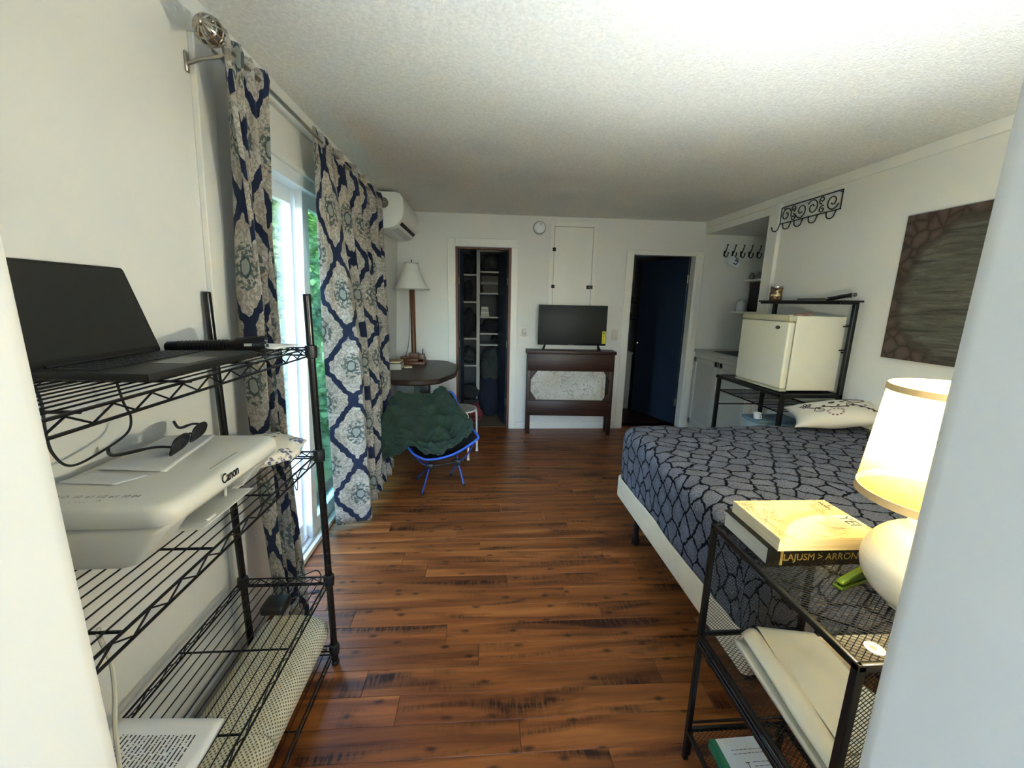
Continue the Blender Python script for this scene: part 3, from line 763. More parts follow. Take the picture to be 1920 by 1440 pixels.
def sunglasses():
    z = ZL + .006
    t = thing('sunglasses', 'black sunglasses with open temples lying on the printer', 'sunglasses', (-.83, 1.13, z))
    BK = plain('sunglasses_frame', (14, 14, 15), .3, var=.1); LN = plain('sunglasses_lens', (9, 9, 12), .4, var=.1, spec=.3)
    c1, c2 = Vector((-.800, 1.078, z + .021)), Vector((-.820, 1.182, z + .021))
    ax = (c2 - c1).normalized(); up = Vector((.35, .0, 1)).normalized(); up = (up - ax * up.dot(ax)).normalized(); nn = ax.cross(up)
    for c in (c1, c2):
        def pt(u, k=1): 
            cu, su = math.cos(u), math.sin(u)
            return c + ax * (.044 * k * math.copysign(abs(cu) ** .65, cu)) + up * (.023 * k * math.copysign(abs(su) ** .75, su)) + nn * (.004 * math.cos(u) ** 2)
        ring = [pt(2 * PI * i / 28) for i in range(28)]
        bm = B(); tube(bm, ring, .0028, 8, True); rim = obj('rim', bm, BK, t, True)
        bm = B(); a = [bm.verts.new(pt(2 * PI * i / 28, .98) + nn * .001) for i in range(28)]; b = [bm.verts.new(pt(2 * PI * i / 28, .98) - nn * .001) for i in range(28)]
        bm.faces.new(a); bm.faces.new(b[::-1])
        for i in range(28): bm.faces.new((a[i], b[i], b[(i + 1) % 28], a[(i + 1) % 28]))
        obj('lens', bm, LN, rim)
    bm = B(); tube(bm, curve_pts([c1 + ax * .042 + up * .008, (c1 + c2) / 2 + up * .012, c2 - ax * .042 + up * .008], 5), .003, 8); obj('bridge', bm, BK, t, True)
    for s, c, dy in ((-1, c1, -.012), (1, c2, .02)):
        h = c + ax * s * .045 + up * .008
        e = Vector((-.915, h.y + dy, z + .012)); tip = Vector((-.942, h.y + dy + .018, z + .030 - .004))
        bm = B(); pts = curve_pts([h, h + Vector((-.04, dy * .3, .0)), e, tip], 6); tube(bm, pts, [.0034] * 8 + [.0042] * (len(pts) - 8), 8); obj('temple', bm, BK, t, True)
sunglasses()

def cable(name, label, pts, r, m, n=8, cat='cable'):
    bm = B(); tube(bm, curve_pts(pts, n), r, 8); return obj(name, bm, m, smooth=True, label=label, cat=cat)
cable('power_cable', 'thin black cable looping below the laptop shelf against the wall', [(-.893, 1.035, 1.30), (-.893, 1.039, 1.293), (-.895, 1.051, 1.233), (-.899, 1.069, 1.19), (-.902, 1.054, 1.152), (-.903, .977, 1.13), (-.903, .906, 1.126), (-.90, .872, 1.168), (-.897, .865, 1.223), (-.893, .865, 1.274), (-.890, .856, 1.318)], .0028, BLACK_PLASTIC)
cable('white_cable', 'off-white cable hanging from the second wire shelf near the doorway', [(-.66, .652, .930), (-.650, .640, .932), (-.642, .637, .905), (-.640, .641, .865), (-.641, .637, .81), (-.643, .628, .75), (-.641, .62, .68), (-.645, .615, .60), (-.655, .61, .50), (-.66, .62, .418)], .0036, plain('cable_white', (206, 200, 180), .5))

def m_toile():
    k = N('blue_sprig_cotton'); v = k.coord()
    c1 = k.vor(k.mapping(v, (1, 1, .5)), 13, 'F1', .7); blobm = k.ramp(c1, [(.42, (255, 255, 255)), (.48, (0, 0, 0))])
    leaf = k.ramp(k.vor(v, 80), [(.42, (255, 255, 255)), (.52, (0, 0, 0))])
    k.base(k.mix(k.math('MULTIPLY', k.math('MULTIPLY', blobm, leaf), .9), sc((216, 208, 190)), sc((62, 72, 112)))); k.pr(.85, 0, .2); k.bump(k.noise(v, 18, 3), .4, .01); return k.m
def floral_bag():
    z = SHELF_Z[1]; bm = B()
    blob(bm, (-.765, 1.375, z + .040), (.125, .145, .037), .24, 4, 4, 2.0, floor=z + .002)
    o = obj('floral_pouch', bm, m_toile(), smooth=True, label='soft white pouch with small blue sprigs beyond the printer', cat='pouch', sharp=180)
    xs = [v.co for v in o.data.vertices]
floral_bag()
cable('wire_hook', 'thin bent black wire loop hanging from the second shelf front', [(-.615, 1.29, .934), (-.613, 1.30, .930), (-.612, 1.305, .90), (-.611, 1.295, .872), (-.611, 1.28, .90), (-.613, 1.275, .932)], .0016, BLACK_WIRE, 6, 'wire')

def m_text(name, paper, ink, rows, marg=.12, cols=60, dens=.42):
    k = N(name); uv = k.coord('UV'); sx = k.a('SeparateXYZ'); k.l(uv, sx.inputs[0])
    line = k.math('FRACT', k.math('MULTIPLY', sx.outputs[1], rows)); lm = k.ramp(line, [(.30, (0, 0, 0)), (.36, (255, 255, 255)), (.70, (255, 255, 255)), (.76, (0, 0, 0))])
    rowid = k.math('FLOOR', k.math('MULTIPLY', sx.outputs[1], rows)); cv = k.a('CombineXYZ'); k.l(k.math('MULTIPLY', sx.outputs[0], cols), cv.inputs[0]); k.l(k.math('MULTIPLY', rowid, 7.3), cv.inputs[1])
    w = k.ramp(k.noise(cv.outputs[0], 1, 2, .6), [(dens, (0, 0, 0)), (dens + .04, (255, 255, 255))])
    endn = k.noise(cv.outputs[0], .02, 1); 
    mx = k.math('MULTIPLY', k.math('GREATER_THAN', sx.outputs[0], marg), k.math('LESS_THAN', sx.outputs[0], 1 - marg)); my = k.math('MULTIPLY', k.math('GREATER_THAN', sx.outputs[1], marg), k.math('LESS_THAN', sx.outputs[1], 1 - marg))
    k.base(k.mix(k.math('MULTIPLY', k.math('MULTIPLY', lm, w), k.math('MULTIPLY', mx, my)), sc(paper), sc(ink))); k.pr(.8, 0, .2); return k.m
z3 = SHELF_Z[2]
sheet_of_paper('printed_page', 'stack of printed text pages on the third wire shelf near the doorway', [(-.93, .66, z3 + .002), (-.655, .655, z3 + .002), (-.662, .905, z3 + .002), (-.925, .918, z3 + .002)], m_text('printed_text', (226, 226, 226), (70, 70, 74), 26, .16, 60), .012, .006, cat='papers', seed=6)
def adapter():
    t = thing('power_adapter', 'black power adapter with short cord on the third wire shelf', 'adapter', (-.73, 1.32, z3))
    bm = B(); box(bm, -.765, -.685, 1.27, 1.345, z3 + .001, z3 + .035, .01, 3); obj('brick_body', bm, BLACK_PLASTIC, t, True)
    bm = B(); tube(bm, curve_pts([(-.69, 1.33, z3 + .02), (-.66, 1.36, z3 + .012), (-.63, 1.375, z3 + .01)], 6), .0025, 8); obj('cord', bm, BLACK_PLASTIC, t, True)
    bm = B(); box(bm, -.012, .012, -.007, .007, -.004, .004, .002, 1, Matrix.Translation((-.618, 1.38, z3 + .009)) @ Matrix.Rotation(.5, 4, 'Z')); obj('plug', bm, plain('plug_navy', (32, 34, 52), .5), t, True)
    bm = B(); tube(bm, curve_pts([(-.74, 1.345, z3 + .02), (-.72, 1.44, z3 + .02), (-.68, 1.465, z3 + .025), (-.645, 1.462, z3 + .04), (-.625, 1.45, z3 + .03), (-.622, 1.44, z3 + .004)], 6), .0022, 8); obj('cord', bm, BLACK_PLASTIC, t, True)
adapter()

def m_perforated():
    k = N('perforated_foam'); uv = k.coord('UV'); sx = k.a('SeparateXYZ'); k.l(uv, sx.inputs[0])
    P = .0140
    u = k.math('MULTIPLY', sx.outputs[0], 1 / P); vv = k.math('MULTIPLY', sx.outputs[1], 2 / P)
    row = k.math('MULTIPLY', k.math('MODULO', k.math('FLOOR', vv), 2), .5)
    fu = k.math('SUBTRACT', k.math('FRACT', k.math('ADD', u, row)), .5); fv = k.math('MULTIPLY', k.math('SUBTRACT', k.math('FRACT', vv), .5), .55)
    d = k.math('SQRT', k.math('ADD', k.math('MULTIPLY', fu, fu), k.math('MULTIPLY', fv, fv)))
    hole = k.ramp(d, [(.17, (255, 255, 255)), (.23, (0, 0, 0))])
    k.base(k.mix(hole, k.ramp(k.noise(uv, 30, 3), [(.3, (204, 196, 168)), (.7, (222, 214, 188))]), sc((108, 98, 74)))); k.pr(.8, 0, .2)
    k.bump(k.ramp(d, [(.15, (0, 0, 0)), (.42, (255, 255, 255))]), .6, .003); return k.m
def mat_roll():
    z = SHELF_Z[3] + .002; bm = B(); prof = []
    # rolled non-slip pad: flattened roll with a rounded front
    pts = []
    for i in range(13): a = -PI / 2 + PI * i / 12; pts.append((-.672 + .042 * math.cos(a), z + .050 + .050 * math.sin(a)))
    pts += [(-.74, z + .101), (-.82, z + .099), (-.88, z + .085), (-.915, z + .055)]
    pts += [(-.918, z + .02), (-.90, z), (-.80, z)]
    n = len(pts); L = [0]
    for i in range(n): q = pts[(i + 1) % n]; L.append(L[-1] + math.hypot(q[0] - pts[i][0], q[1] - pts[i][1]))
    def fn(a, b):
        i = round(a * n) % n; y = .56 + b * .985; k = 1 - .10 * max(0, (b - .96) / .04) ** 2; cx, cz = -.79, z + .05
        return (cx + (pts[i][0] - cx) * k, y + .05 * ((pts[i][0] + .79) / .13) * (-.4 if b > .5 else 0), max(z, cz + (pts[i][1] - cz) * k))
    V = sheet(bm, fn, n, 60, lambda a, b: (b * .985, L[round(a * n)]), True)
    bm.faces.new([V[i][60] for i in range(n)]); bm.faces.new([V[i][0] for i in range(n)][::-1])
    bmesh.ops.recalc_face_normals(bm, faces=bm.faces[:])
    obj('foam_mat', bm, m_perforated(), smooth=True, label='rolled cream perforated non-slip mat on the bottom wire shelf', cat='mat', sharp=70)
mat_roll()

# ------------------------------------------------------------------ black mesh side unit in the right foreground
UX0, UX1, UY0, UY1, UZ = .680, 1.025, .570, 1.057, .868
def mesh_unit():
    t = thing('mesh_side_table', 'black wire mesh side table with three shelves by the bed', 'side table', (.85, .81, 0))
    h = .008
    for x in (UX0 + h, UX1 - h):
        for y in (UY0 + h, UY1 - h):
            bm = B(); box(bm, x - h, x + h, y - h, y + h, 0, UZ - .001, .0015); obj('leg', bm, BLACK_METAL, t)
    def net(name, o, ux, uy, w, l, cw, cl, r, parent, diamond=True):
        """expanded metal: two families of wires crossing on a plane"""
        o, ux, uy = Vector(o), Vector(ux), Vector(uy); bm = B(); segs = []
        if diamond:
            sl = cl / cw
            for s in (1, -1):
                c = -l / sl * 1.0
                n0 = int(-(l / sl) / cw) - 1; n1 = int((w + l / sl) / cw) + 1
                for i in range(n0, n1 + 1):
                    xa = i * cw; pts = []
                    # line x = xa + s * y / sl
                    ya, yb = 0.0, l
                    if s == 1: ya = max(ya, (0 - xa) * sl); yb = min(yb, (w - xa) * sl)
                    else: ya = max(ya, (xa - w) * sl); yb = min(yb, xa * sl)
                    if yb - ya > 1e-4: segs.append(((xa + s * ya / sl, ya), (xa + s * yb / sl, yb)))
        for (a, b) in segs:
            tube(bm, [o + ux * a[0] + uy * a[1], o + ux * b[0] + uy * b[1]], r, 4, caps=False)
        m = obj(name, bm, NET, parent); m['kind'] = 'stuff'; return m
    NET = plain('mesh_wire', (44, 43, 40), .3, .7, var=.1, scale=50)
    RIM = plain('worn_black_rim', (42, 40, 37), .3, .6, var=.2, scale=40)
    def shelf(z, lip):
        bm = B(); w = .012
        for a in ((UX0, UX1, UY0, UY0 + w), (UX0, UX1, UY1 - w, UY1), (UX0, UX0 + w, UY0, UY1), (UX1 - w, UX1, UY0, UY1)):
            box(bm, *a, z - lip, z, .003, 2)
        f = obj('shelf_frame', bm, RIM if z > .8 else BLACK_METAL, t, True)
        net('mesh_panel', (UX0 + .01, UY0 + .01, z - .004), (1, 0, 0), (0, 1, 0), UX1 - UX0 - .02, UY1 - UY0 - .02, .0165, .0110, .0008, f)
        return f
    shelf(UZ, .016); shelf(.495, .014); shelf(.123, .014)
    # mesh end panels between the top and the middle shelf, and below
    for y in (UY0 + .008, UY1 - .008):
        for (za, zb) in ((.495, .852), (.123, .481)):
            if y > .8 and za < .4: continue
            net('end_panel', (UX0 + .016, y, za), (1, 0, 0), (0, 0, 1), UX1 - UX0 - .032, zb - za, .0115, .0115, .0008, t)
    # rail of the sliding middle tray, with its small end clips
    bm = B(); box(bm, UX0 - .004, UX0 + .003, UY0 + .02, UY1 - .02, .452, .468, .001); box(bm, UX0 - .002, UX0 + .002, UY0 + .02, UY1 - .02, .474, .480, .001); r = obj('tray_rail', bm, BLACK_METAL, t)
    for y in (.62, .98):
        bm = B(); box(bm, UX0 - .006, UX0 + .006, y - .012, y + .012, .447, .486, .003, 2); obj('clip', bm, BLACK_PLASTIC, r, True)
    bm = B(); tube(bm, [(UX0 + .02, UY1 - .012, .02), (UX0 + .02, UY1 - .012, .118)], .004, 6); tube(bm, [(UX0 + .01, UY1 - .01, .15), (UX1 - .01, UY1 - .01, .15)], .004, 6); obj('lower_bar', bm, BLACK_METAL, t)
mesh_unit()

LAMP_X, LAMP_Y = .930, .700
def bedside_lamp():
    x, y = LAMP_X, LAMP_Y
    t = thing('bedside_lamp', 'lit table lamp with yellow drum shade and white globe base', 'lamp', (x, y, UZ))
    CER = N('cream_ceramic'); v = CER.mapping(CER.coord(), (1, 1, 26)); CER.base(CER.ramp(CER.noise(v, 1.5, 4, .6), [(.3, (222, 216, 198)), (.7, (240, 237, 226))])); CER.pr(.28, 0, .5); CER.bump(CER.noise(v, 1.5, 3), .12, .002)
    zc = UZ + .095; prof = []
    for i in range(25):
        a = -PI / 2 + .42 + (PI - .86) * i / 24; prof.append((.104 * math.cos(a) * (1 - .10 * max(0, -math.sin(a)) ** 2), .101 * math.sin(a)))
    prof = [(.0, -.0945), (.046, -.0945)] + prof + [(.040, .100), (.034, .106), (.016, .108)]
    bm = B(); lathe(bm, prof, 48, (x, y, zc), cap=False); obj('globe_base', bm, CER.m, t, True)
    bm = B(); lathe(bm, [(.012, .105), (.012, .165), (.019, .167), (.019, .250), (.0, .252)], 16, (x, y, zc)); obj('socket', bm, NICKEL, t, True)
    SH = N('lit_linen_shade'); SH.n.remove(SH.b); v = SH.coord()
    c = SH.ramp(SH.noise(SH.mapping(v, (1, 1, 3)), 90, 3, .6), [(.3, (240, 184, 62)), (.7, (250, 206, 84))])
    di = SH.a('BsdfDiffuse'); tl = SH.a('BsdfTranslucent'); tr = SH.a('BsdfTransparent'); SH.l(c, di.inputs[0]); SH.l(c, tl.inputs[0]); tr.inputs[0].default_value = sc((255, 252, 244))
    m1 = SH.a('MixShader'); m1.inputs[0].default_value = .62; SH.l(di.outputs[0], m1.inputs[1]); SH.l(tl.outputs[0], m1.inputs[2])
    m2 = SH.a('MixShader'); m2.inputs[0].default_value = .34; SH.l(m1.outputs[0], m2.inputs[1]); SH.l(tr.outputs[0], m2.inputs[2]); SH.l(m2.outputs[0], SH.out.inputs[0])
    z0, z1, r0, r1 = 1.115, 1.352, .135, .113
    bm = B(); lathe(bm, [(r0 + (r1 - r0) * i / 6, z0 + (z1 - z0) * i / 6) for i in range(7)], 48, (x, y, 0), cap=False); sh = obj('lamp_shade', bm, SH.m, t, True)
    RM = plain('shade_trim', (206, 176, 128), .8, var=.08, scale=60)
    for zz, ra, hh in ((z0, r0, .016), (z1 - .013, r1 + .0025, .013)):
        bm = B(); lathe(bm, [(ra - .001, 0), (ra + .0015, 0), (ra + .0015 - (r0 - r1) * hh / (z1 - z0), hh), (ra - .001 - (r0 - r1) * hh / (z1 - z0), hh), (ra - .001, 0)], 48, (x, y, zz), cap=False); obj('shade_band', bm, RM, sh, True)
    bm = B()
    for q in range(3):
        a = q * 2 * PI / 3 + .3; tube(bm, [(x + .015 * math.cos(a), y + .015 * math.sin(a), 1.20), (x + (r0 - .012) * math.cos(a), y + (r0 - .012) * math.sin(a), 1.165)], .0016, 6)
    obj('shade_ring', bm, NICKEL, t, True)
    EM = N('lit_bulb'); EM.n.remove(EM.b); e = EM.a('Emission'); e.inputs[0].default_value = sc((255, 226, 178)); e.inputs[1].default_value = 4; et = EM.a('BsdfTransparent'); ea = EM.a('AddShader'); EM.l(e.outputs[0], ea.inputs[0]); EM.l(et.outputs[0], ea.inputs[1]); EM.l(ea.outputs[0], EM.out.inputs[0])
    bm = B(); lathe(bm, [(.029, -.018), (.031, -.004), (.031, .008), (.024, .026), (.0, .036)], 20, (x, y, 1.285)); bo = obj('bulb', bm, EM.m, t, True)
    L = bpy.data.lights.new('bulb_light', 'POINT'); L.energy = LAMP_W; L.color = (.64, .81, 1.0); L.shadow_soft_size = .022
    lo = bpy.data.objects.new('bulb_light', L); COL.objects.link(lo); lo.location = (x, y, 1.285); adopt(lo, t)
    bm = B(); lathe(bm, [(.019, 1.215), (.024, 1.235), (.031, 1.266), (.030, 1.268), (.0, 1.262)], 20, (x, y, 0), cap=False); obj('downlight_block', bm, WHITE_VINYL, t, True)  # collar added under the bulb to block its light on the books
    bm = B(); tube(bm, curve_pts([(x + .05, y + .05, UZ + .008), (x + .075, y + .055, UZ + .004), (x + .10, y + .06, UZ - .004), (x + .102, y + .06, UZ - .06), (x + .104, y + .06, .5)], 6), .003, 6); obj('cord', bm, plain('lamp_cord', (196, 188, 168), .5), t, True)
bedside_lamp()

def book_block(name, label, o, ux, L, W, th, cover, pages, spine='none', cat='book', hard=False, group=None):
    """o = spine/front corner, ux = direction along the near edge, W away from the viewer"""
    ux = Vector(ux).normalized(); uy = Vector((-ux.y, ux.x, 0)); M4 = Matrix((ux, uy, Vector((0, 0, 1)))).transposed().to_4x4(); M4.translation = o
    t = thing(name, label, cat, tuple(o), group)
    e = .004 if hard else .0; c = .0028 if hard else .0010
    bm = B(); box(bm, e, L - e, (.003 if spine == 'near' else e), W - e, c, th - c); xf(bm, M4); obj('pages', bm, pages, t)
    bm = B(); box(bm, 0, L, 0, W, 0, c, .0006); box(bm, 0, L, 0, W, th - c, th, .0006)
    if spine == 'near': 
        n = 8; pts = [(-.004 * math.sin(PI * i / n) if hard else 0, th * i / n) for i in range(n + 1)] ; prism(bm, pts + [(.003, th), (.003, 0)], 0, L, 'x')
    xf(bm, M4); cv = obj('cover', bm, cover, t, True, sharp=30)
    return t, M4
def page_edges(name, col, axis=2):
    k = N(name); k.base(k.ramp(k.noise(k.mapping(k.coord(), (3, 3, 420)), 1, 3, .6), [(.3, tuple(int(c * .86) for c in col)), (.7, col)])); k.pr(.85, 0, .2); return k.m
PAGES_CREAM, PAGES_WHITE = page_edges('cream_page_edges', (232, 214, 178)), page_edges('grey_page_edges', (206, 200, 184))
def m_gilt():
    k = N('black_and_gilt_cover'); v = k.coord(); s = k.ramp(k.noise(v, 190, 3, .7), [(.56, (18, 16, 13)), (.62, (150, 124, 66))]); msk = k.ramp(k.noise(v, 22, 2), [(.42, (0, 0, 0)), (.56, (255, 255, 255))])
    k.base(k.mix(k.math('MULTIPLY', msk, .75), sc((22, 20, 17)), s)); k.pr(.36, .25, .5); return k.m
def m_linecover():
    k = N('line_drawn_cover'); v = k.coord(); n = k.noise(v, 9, 1.5, .5, .9)
    ln = k.ramp(k.math('ABSOLUTE', k.math('SUBTRACT', k.math('FRACT', k.math('MULTIPLY', n, 4)), .5)), [(.0, (255, 255, 255)), (.03, (0, 0, 0))])
    msk = k.ramp(k.noise(v, 12, 1), [(.45, (0, 0, 0)), (.52, (255, 255, 255))])
    sp = k.math('MULTIPLY', k.ramp(k.noise(v, 15, 2), [(.58, (0, 0, 0)), (.60, (255, 255, 255))]), k.ramp(k.noise(v, 260, 2), [(.45, (0, 0, 0)), (.55, (255, 255, 255))]))
    c = k.mix(k.math('MULTIPLY', ln, k.math('MULTIPLY', msk, .95)), sc((226, 206, 146)), sc((92, 74, 48))); c = k.mix(k.math('MULTIPLY', sp, .75), c, sc((140, 92, 66)))
    k.base(c); k.pr(.4, 0, .4); return k.m
GILT = m_gilt()
INK = plain('print_ink', (58, 52, 40), .6); GOLD = plain('gilt_lettering', (206, 178, 104), .35, .6, var=.2, scale=120)
t, M4 = book_block('hardcover_book', 'thick black and gilt hardcover under the yellow paperback', Vector((.703, .850, UZ + .001)), (1, -.005, 0), .262, .190, .050, GILT, PAGES_WHITE, 'near', hard=True, group='books on the mesh side table')
text_mesh('spine_lettering', 'LAJUSM > ARRON', .026, GOLD, t, M4 @ basis((.135, -.0045, .026), (1, 0, 0), (0, 0, 1)), ext=.0003, sx=.95)
bm = B()
for xx in (.030, .245): box(bm, xx, xx + .006, -.005, -.002, .006, .044)
xf(bm, M4); obj('spine_band', bm, GOLD, t)
t, M4 = book_block('paperback_book', 'cream yellow paperback with line drawings lying on top of the thick book', Vector((.716, .836, UZ + .0515)), (1, -.012, 0), .272, .190, .034, m_linecover(), PAGES_CREAM, 'none', group='books on the mesh side table')
text_mesh('cover_title', 'YEI', .045, INK, t, M4 @ basis((.243, .075, .0343), (0, -1, 0), (1, 0, 0)), ext=.0002, sx=.8)
text_mesh('cover_title', 'A\nMOSIM', .013, INK, t, M4 @ basis((.250, .155, .0343), (0, -1, 0), (1, 0, 0)), ext=.0002)
bm = B(); rnd = random.Random(5)
for k_ in (.010, .0155, .021):
    yy = .012
    while yy < .176:
        l = rnd.uniform(.004, .012); box(bm, k_, k_ + .0013, yy, yy + l, .0341, .0344); yy += l + rnd.uniform(.002, .005)
for k_ in (.026,): box(bm, k_, k_ + .0005, .006, .182, .0341, .0344)
xf(bm, M4); obj('cover_lettering', bm, INK, t)

def stapler():
    z = UZ + .001; t = thing('stapler', 'small green metallic stapler beside the lamp base', 'stapler', (.86, .78, z))
    G = plain('green_metallic', (112, 138, 44), .28, .6, var=.1, scale=40); M4 = Matrix.Translation((.812, .765, z)) @ Matrix.Rotation(math.radians(17), 4, 'Z')
    bm = B(); box(bm, 0, .11, -.011, .011, 0, .008, .003, 3, M4); obj('base', bm, G, t, True)
    bm = B(); prism(bm, [(.004, .012), (.108, .012), (.108, .032), (.09, .034), (.02, .022), (.004, .018)], -.009, .009, 'y', .003, 3); xf(bm, M4); obj('arm', bm, G, t, True)
    bm = B(); tube(bm, [M4 @ Vector((.098, -.013, .016)), M4 @ Vector((.098, .013, .016))], .005, 10); obj('pivot', bm, CHROME, t, True)
stapler()
def sticker():
    t = thing('round_sticker', 'small round white sticker on the mesh table near the doorway', 'sticker', (.744, .605, UZ + .001))
    bm = B(); lathe(bm, [(.0, 0), (.0165, 0), (.0165, .0012), (.0, .0013)], 32, (.744, .605, UZ + .0008), cap=False); obj('disc', bm, PAPER, t)
    bm = B(); lathe(bm, [(.0115, 0), (.0122, .0002), (.0129, 0)], 32, (.744, .605, UZ + .0022), cap=False); lathe(bm, [(.0, .0002), (.006, .0002), (.0066, 0)], 6, (.742, .606, UZ + .0021), cap=False); obj('emblem', bm, plain('sticker_grey', (150, 148, 140), .6), t)
sticker()
def paper_stack():
    z = .496; t = thing('drawing_pad', 'bundle of curled cream paper on the middle mesh shelf', 'paper', (.87, .84, z))
    def leaf(name, pts, zz, th, curl, seed, lift):
        a, b, c, d = [Vector((p[0], p[1], zz)) for p in pts]; bm = B()
        def fn(u, v):
            p = a.lerp(b, u).lerp(d.lerp(c, u), v); q = (1 - u)
            roll = lift * math.exp(-((u - .10) / .09) ** 2)
            return p + Vector((0, 0, roll + curl * (mnoise.noise(Vector((u * 2 + seed, v * 2.5, seed))) + .45)))
        sheet(bm, fn, 36, 24, lambda u, v: (u, v)); o = obj(name, bm, CREAM_PAPER, t, smooth=True, sharp=180)
        md = o.modifiers.new('leaf', 'SOLIDIFY'); md.thickness = th; md.offset = 1
    leaf('backing_board', [(.742, .640), (1.005, .66), (1.01, 1.0), (.766, 1.0)], z + .001, .012, .002, 3, .0)
    leaf('loose_sheet', [(.748, .632), (.985, .665), (1.0, .995), (.790, .998)], z + .016, .014, .010, 5, .022)
    leaf('loose_sheet', [(.800, .66), (.995, .68), (1.003, .985), (.838, 1.012)], z + .034, .0015, .016, 8, .0)
paper_stack()
t, M4 = book_block('softcover_book', 'white softcover book with green spine on the lowest mesh shelf', Vector((.728, .775, .1245)), (1, .02, 0), .20, .215, .028, plain('white_cover', (216, 220, 220), .45, var=.02), PAGES_WHITE, 'none', group='books on the mesh side table')
bm = B(); box(bm, .0, .018, 0, .215, .0275, .0288); box(bm, -.002, .001, 0, .215, 0, .0288); xf(bm, M4); obj('green_strip', bm, plain('green_spine', (44, 118, 84), .5), t, label='green spine strip')
text_mesh('cover_lettering', 'T', .022, INK, t, M4 @ basis((.078, .135, .0283), (1, 0, 0), (0, 1, 0)), ext=.0002)
bm = B(); rnd = random.Random(3)
for r in range(4):
    xx = .05 if r < 2 else .095
    while xx < .18: l = rnd.uniform(.006, .016); box(bm, xx, xx + l, .178 - r * .011 - (.014 if r > 1 else 0), .1795 - r * .011 - (.014 if r > 1 else 0), .0281, .0284); xx += l + .003
xf(bm, M4); obj('cover_lettering', bm, INK, t)

# ------------------------------------------------------------------ bed
BX0, BX1, BY0, BY1 = .900, 2.505, 1.115, 2.475
def bed():
    t = thing('bed', 'double bed with cream box spring standing against the right wall', 'bed', (1.7, 1.8, 0))
    BS = plain('box_spring_ticking', (224, 206, 170), .85, var=.05, scale=12, bump=.15, bscale=50)
    bm = B(); box(bm, BX0, BX1, BY0, BY1, .235, .395, .022, 4); obj('box_spring', bm, BS, t, True)
    bm = B(); box(bm, BX0 + .012, BX1, BY0 + .012, BY1 - .012, .398, .70, .05, 5); obj('mattress', bm, plain('mattress_ticking', (214, 208, 196), .85), t, True)
    bm = B()
    for y in (BY0 + .02, (BY0 + BY1) / 2 - .015, BY1 - .05): box(bm, BX0 + .03, BX1 - .01, y, y + .03, .205, .234, .002)
    for x in (BX0 + .06, 1.7, BX1 - .06): box(bm, x, x + .03, BY0 + .02, BY1 - .02, .206, .233, .002)
    obj('bed_frame', bm, BLACK_METAL, t)
    for x, y in ((BX0 + .075, BY1 - .20), (BX0 + .40, BY0 + .12), (BX1 - .08, BY0 + .12), (BX1 - .08, BY1 - .2), (1.7, 1.8)):
        bm = B(); lathe(bm, [(.022, 0), (.025, .004), (.025, .04), (.017, .044), (.017, .206)], 14, (x, y, 0)); obj('leg', bm, BLACK_METAL, t, True)
bed()
def m_comforter():
    k = N('grey_crackle_print'); uv = k.coord('UV'); wob = k.noise(uv, 26, 4, .65, 0, 1)
    w = k.vmath('ADD', uv, k.vmath('MULTIPLY', k.vmath('SUBTRACT', wob, (.5, .5, .5)), (.040, .040, 0)))
    w2 = k.mapping(w, (1, 1.2, 1), rot=(0, 0, .5))
    d = k.vor(w2, 10.5, 'DISTANCE_TO_EDGE', .62, '2D'); cell = k.vor(w2, 10.5, 'F1', .62, '2D', 1); f1 = k.vor(w2, 10.5, 'F1', .62, '2D', 0)
    line = k.ramp(k.math('ADD', d, k.math('MULTIPLY', k.math('SUBTRACT', k.noise(uv, 70, 3, .65), .5), .11)), [(.046, (255, 255, 255)), (.078, (0, 0, 0))])
    base = k.ramp(k.noise(uv, 140, 3, .7), [(.35, (72, 72, 78)), (.65, (112, 112, 119))])
    spk = k.math('MULTIPLY', k.ramp(k.noise(uv, 200, 2, .6), [(.56, (0, 0, 0)), (.62, (255, 255, 255))]), k.ramp(k.noise(uv, 7, 2), [(.45, (0, 0, 0)), (.6, (255, 255, 255))]))
    c = k.mix(k.math('MULTIPLY', spk, .75), base, sc((160, 160, 168)))
    sx = k.a('SeparateColor'); k.l(cell, sx.inputs[0])
    ring = k.math('MULTIPLY', k.math('GREATER_THAN', k.math('SINE', k.math('MULTIPLY', f1, 62)), .55), k.math('LESS_THAN', f1, .30)); ringm = k.math('MULTIPLY', ring, k.math('GREATER_THAN', sx.outputs[0], .55))
    c = k.mix(k.math('MULTIPLY', ringm, .35), c, sc((156, 156, 164)))
    c = k.mix(line, c, sc((7, 7, 13))); k.base(c); k.pr(.85, 0, .15)
    k.bump(k.math('SUBTRACT', k.noise(uv, 45, 3), line), .25, .004); return k.m
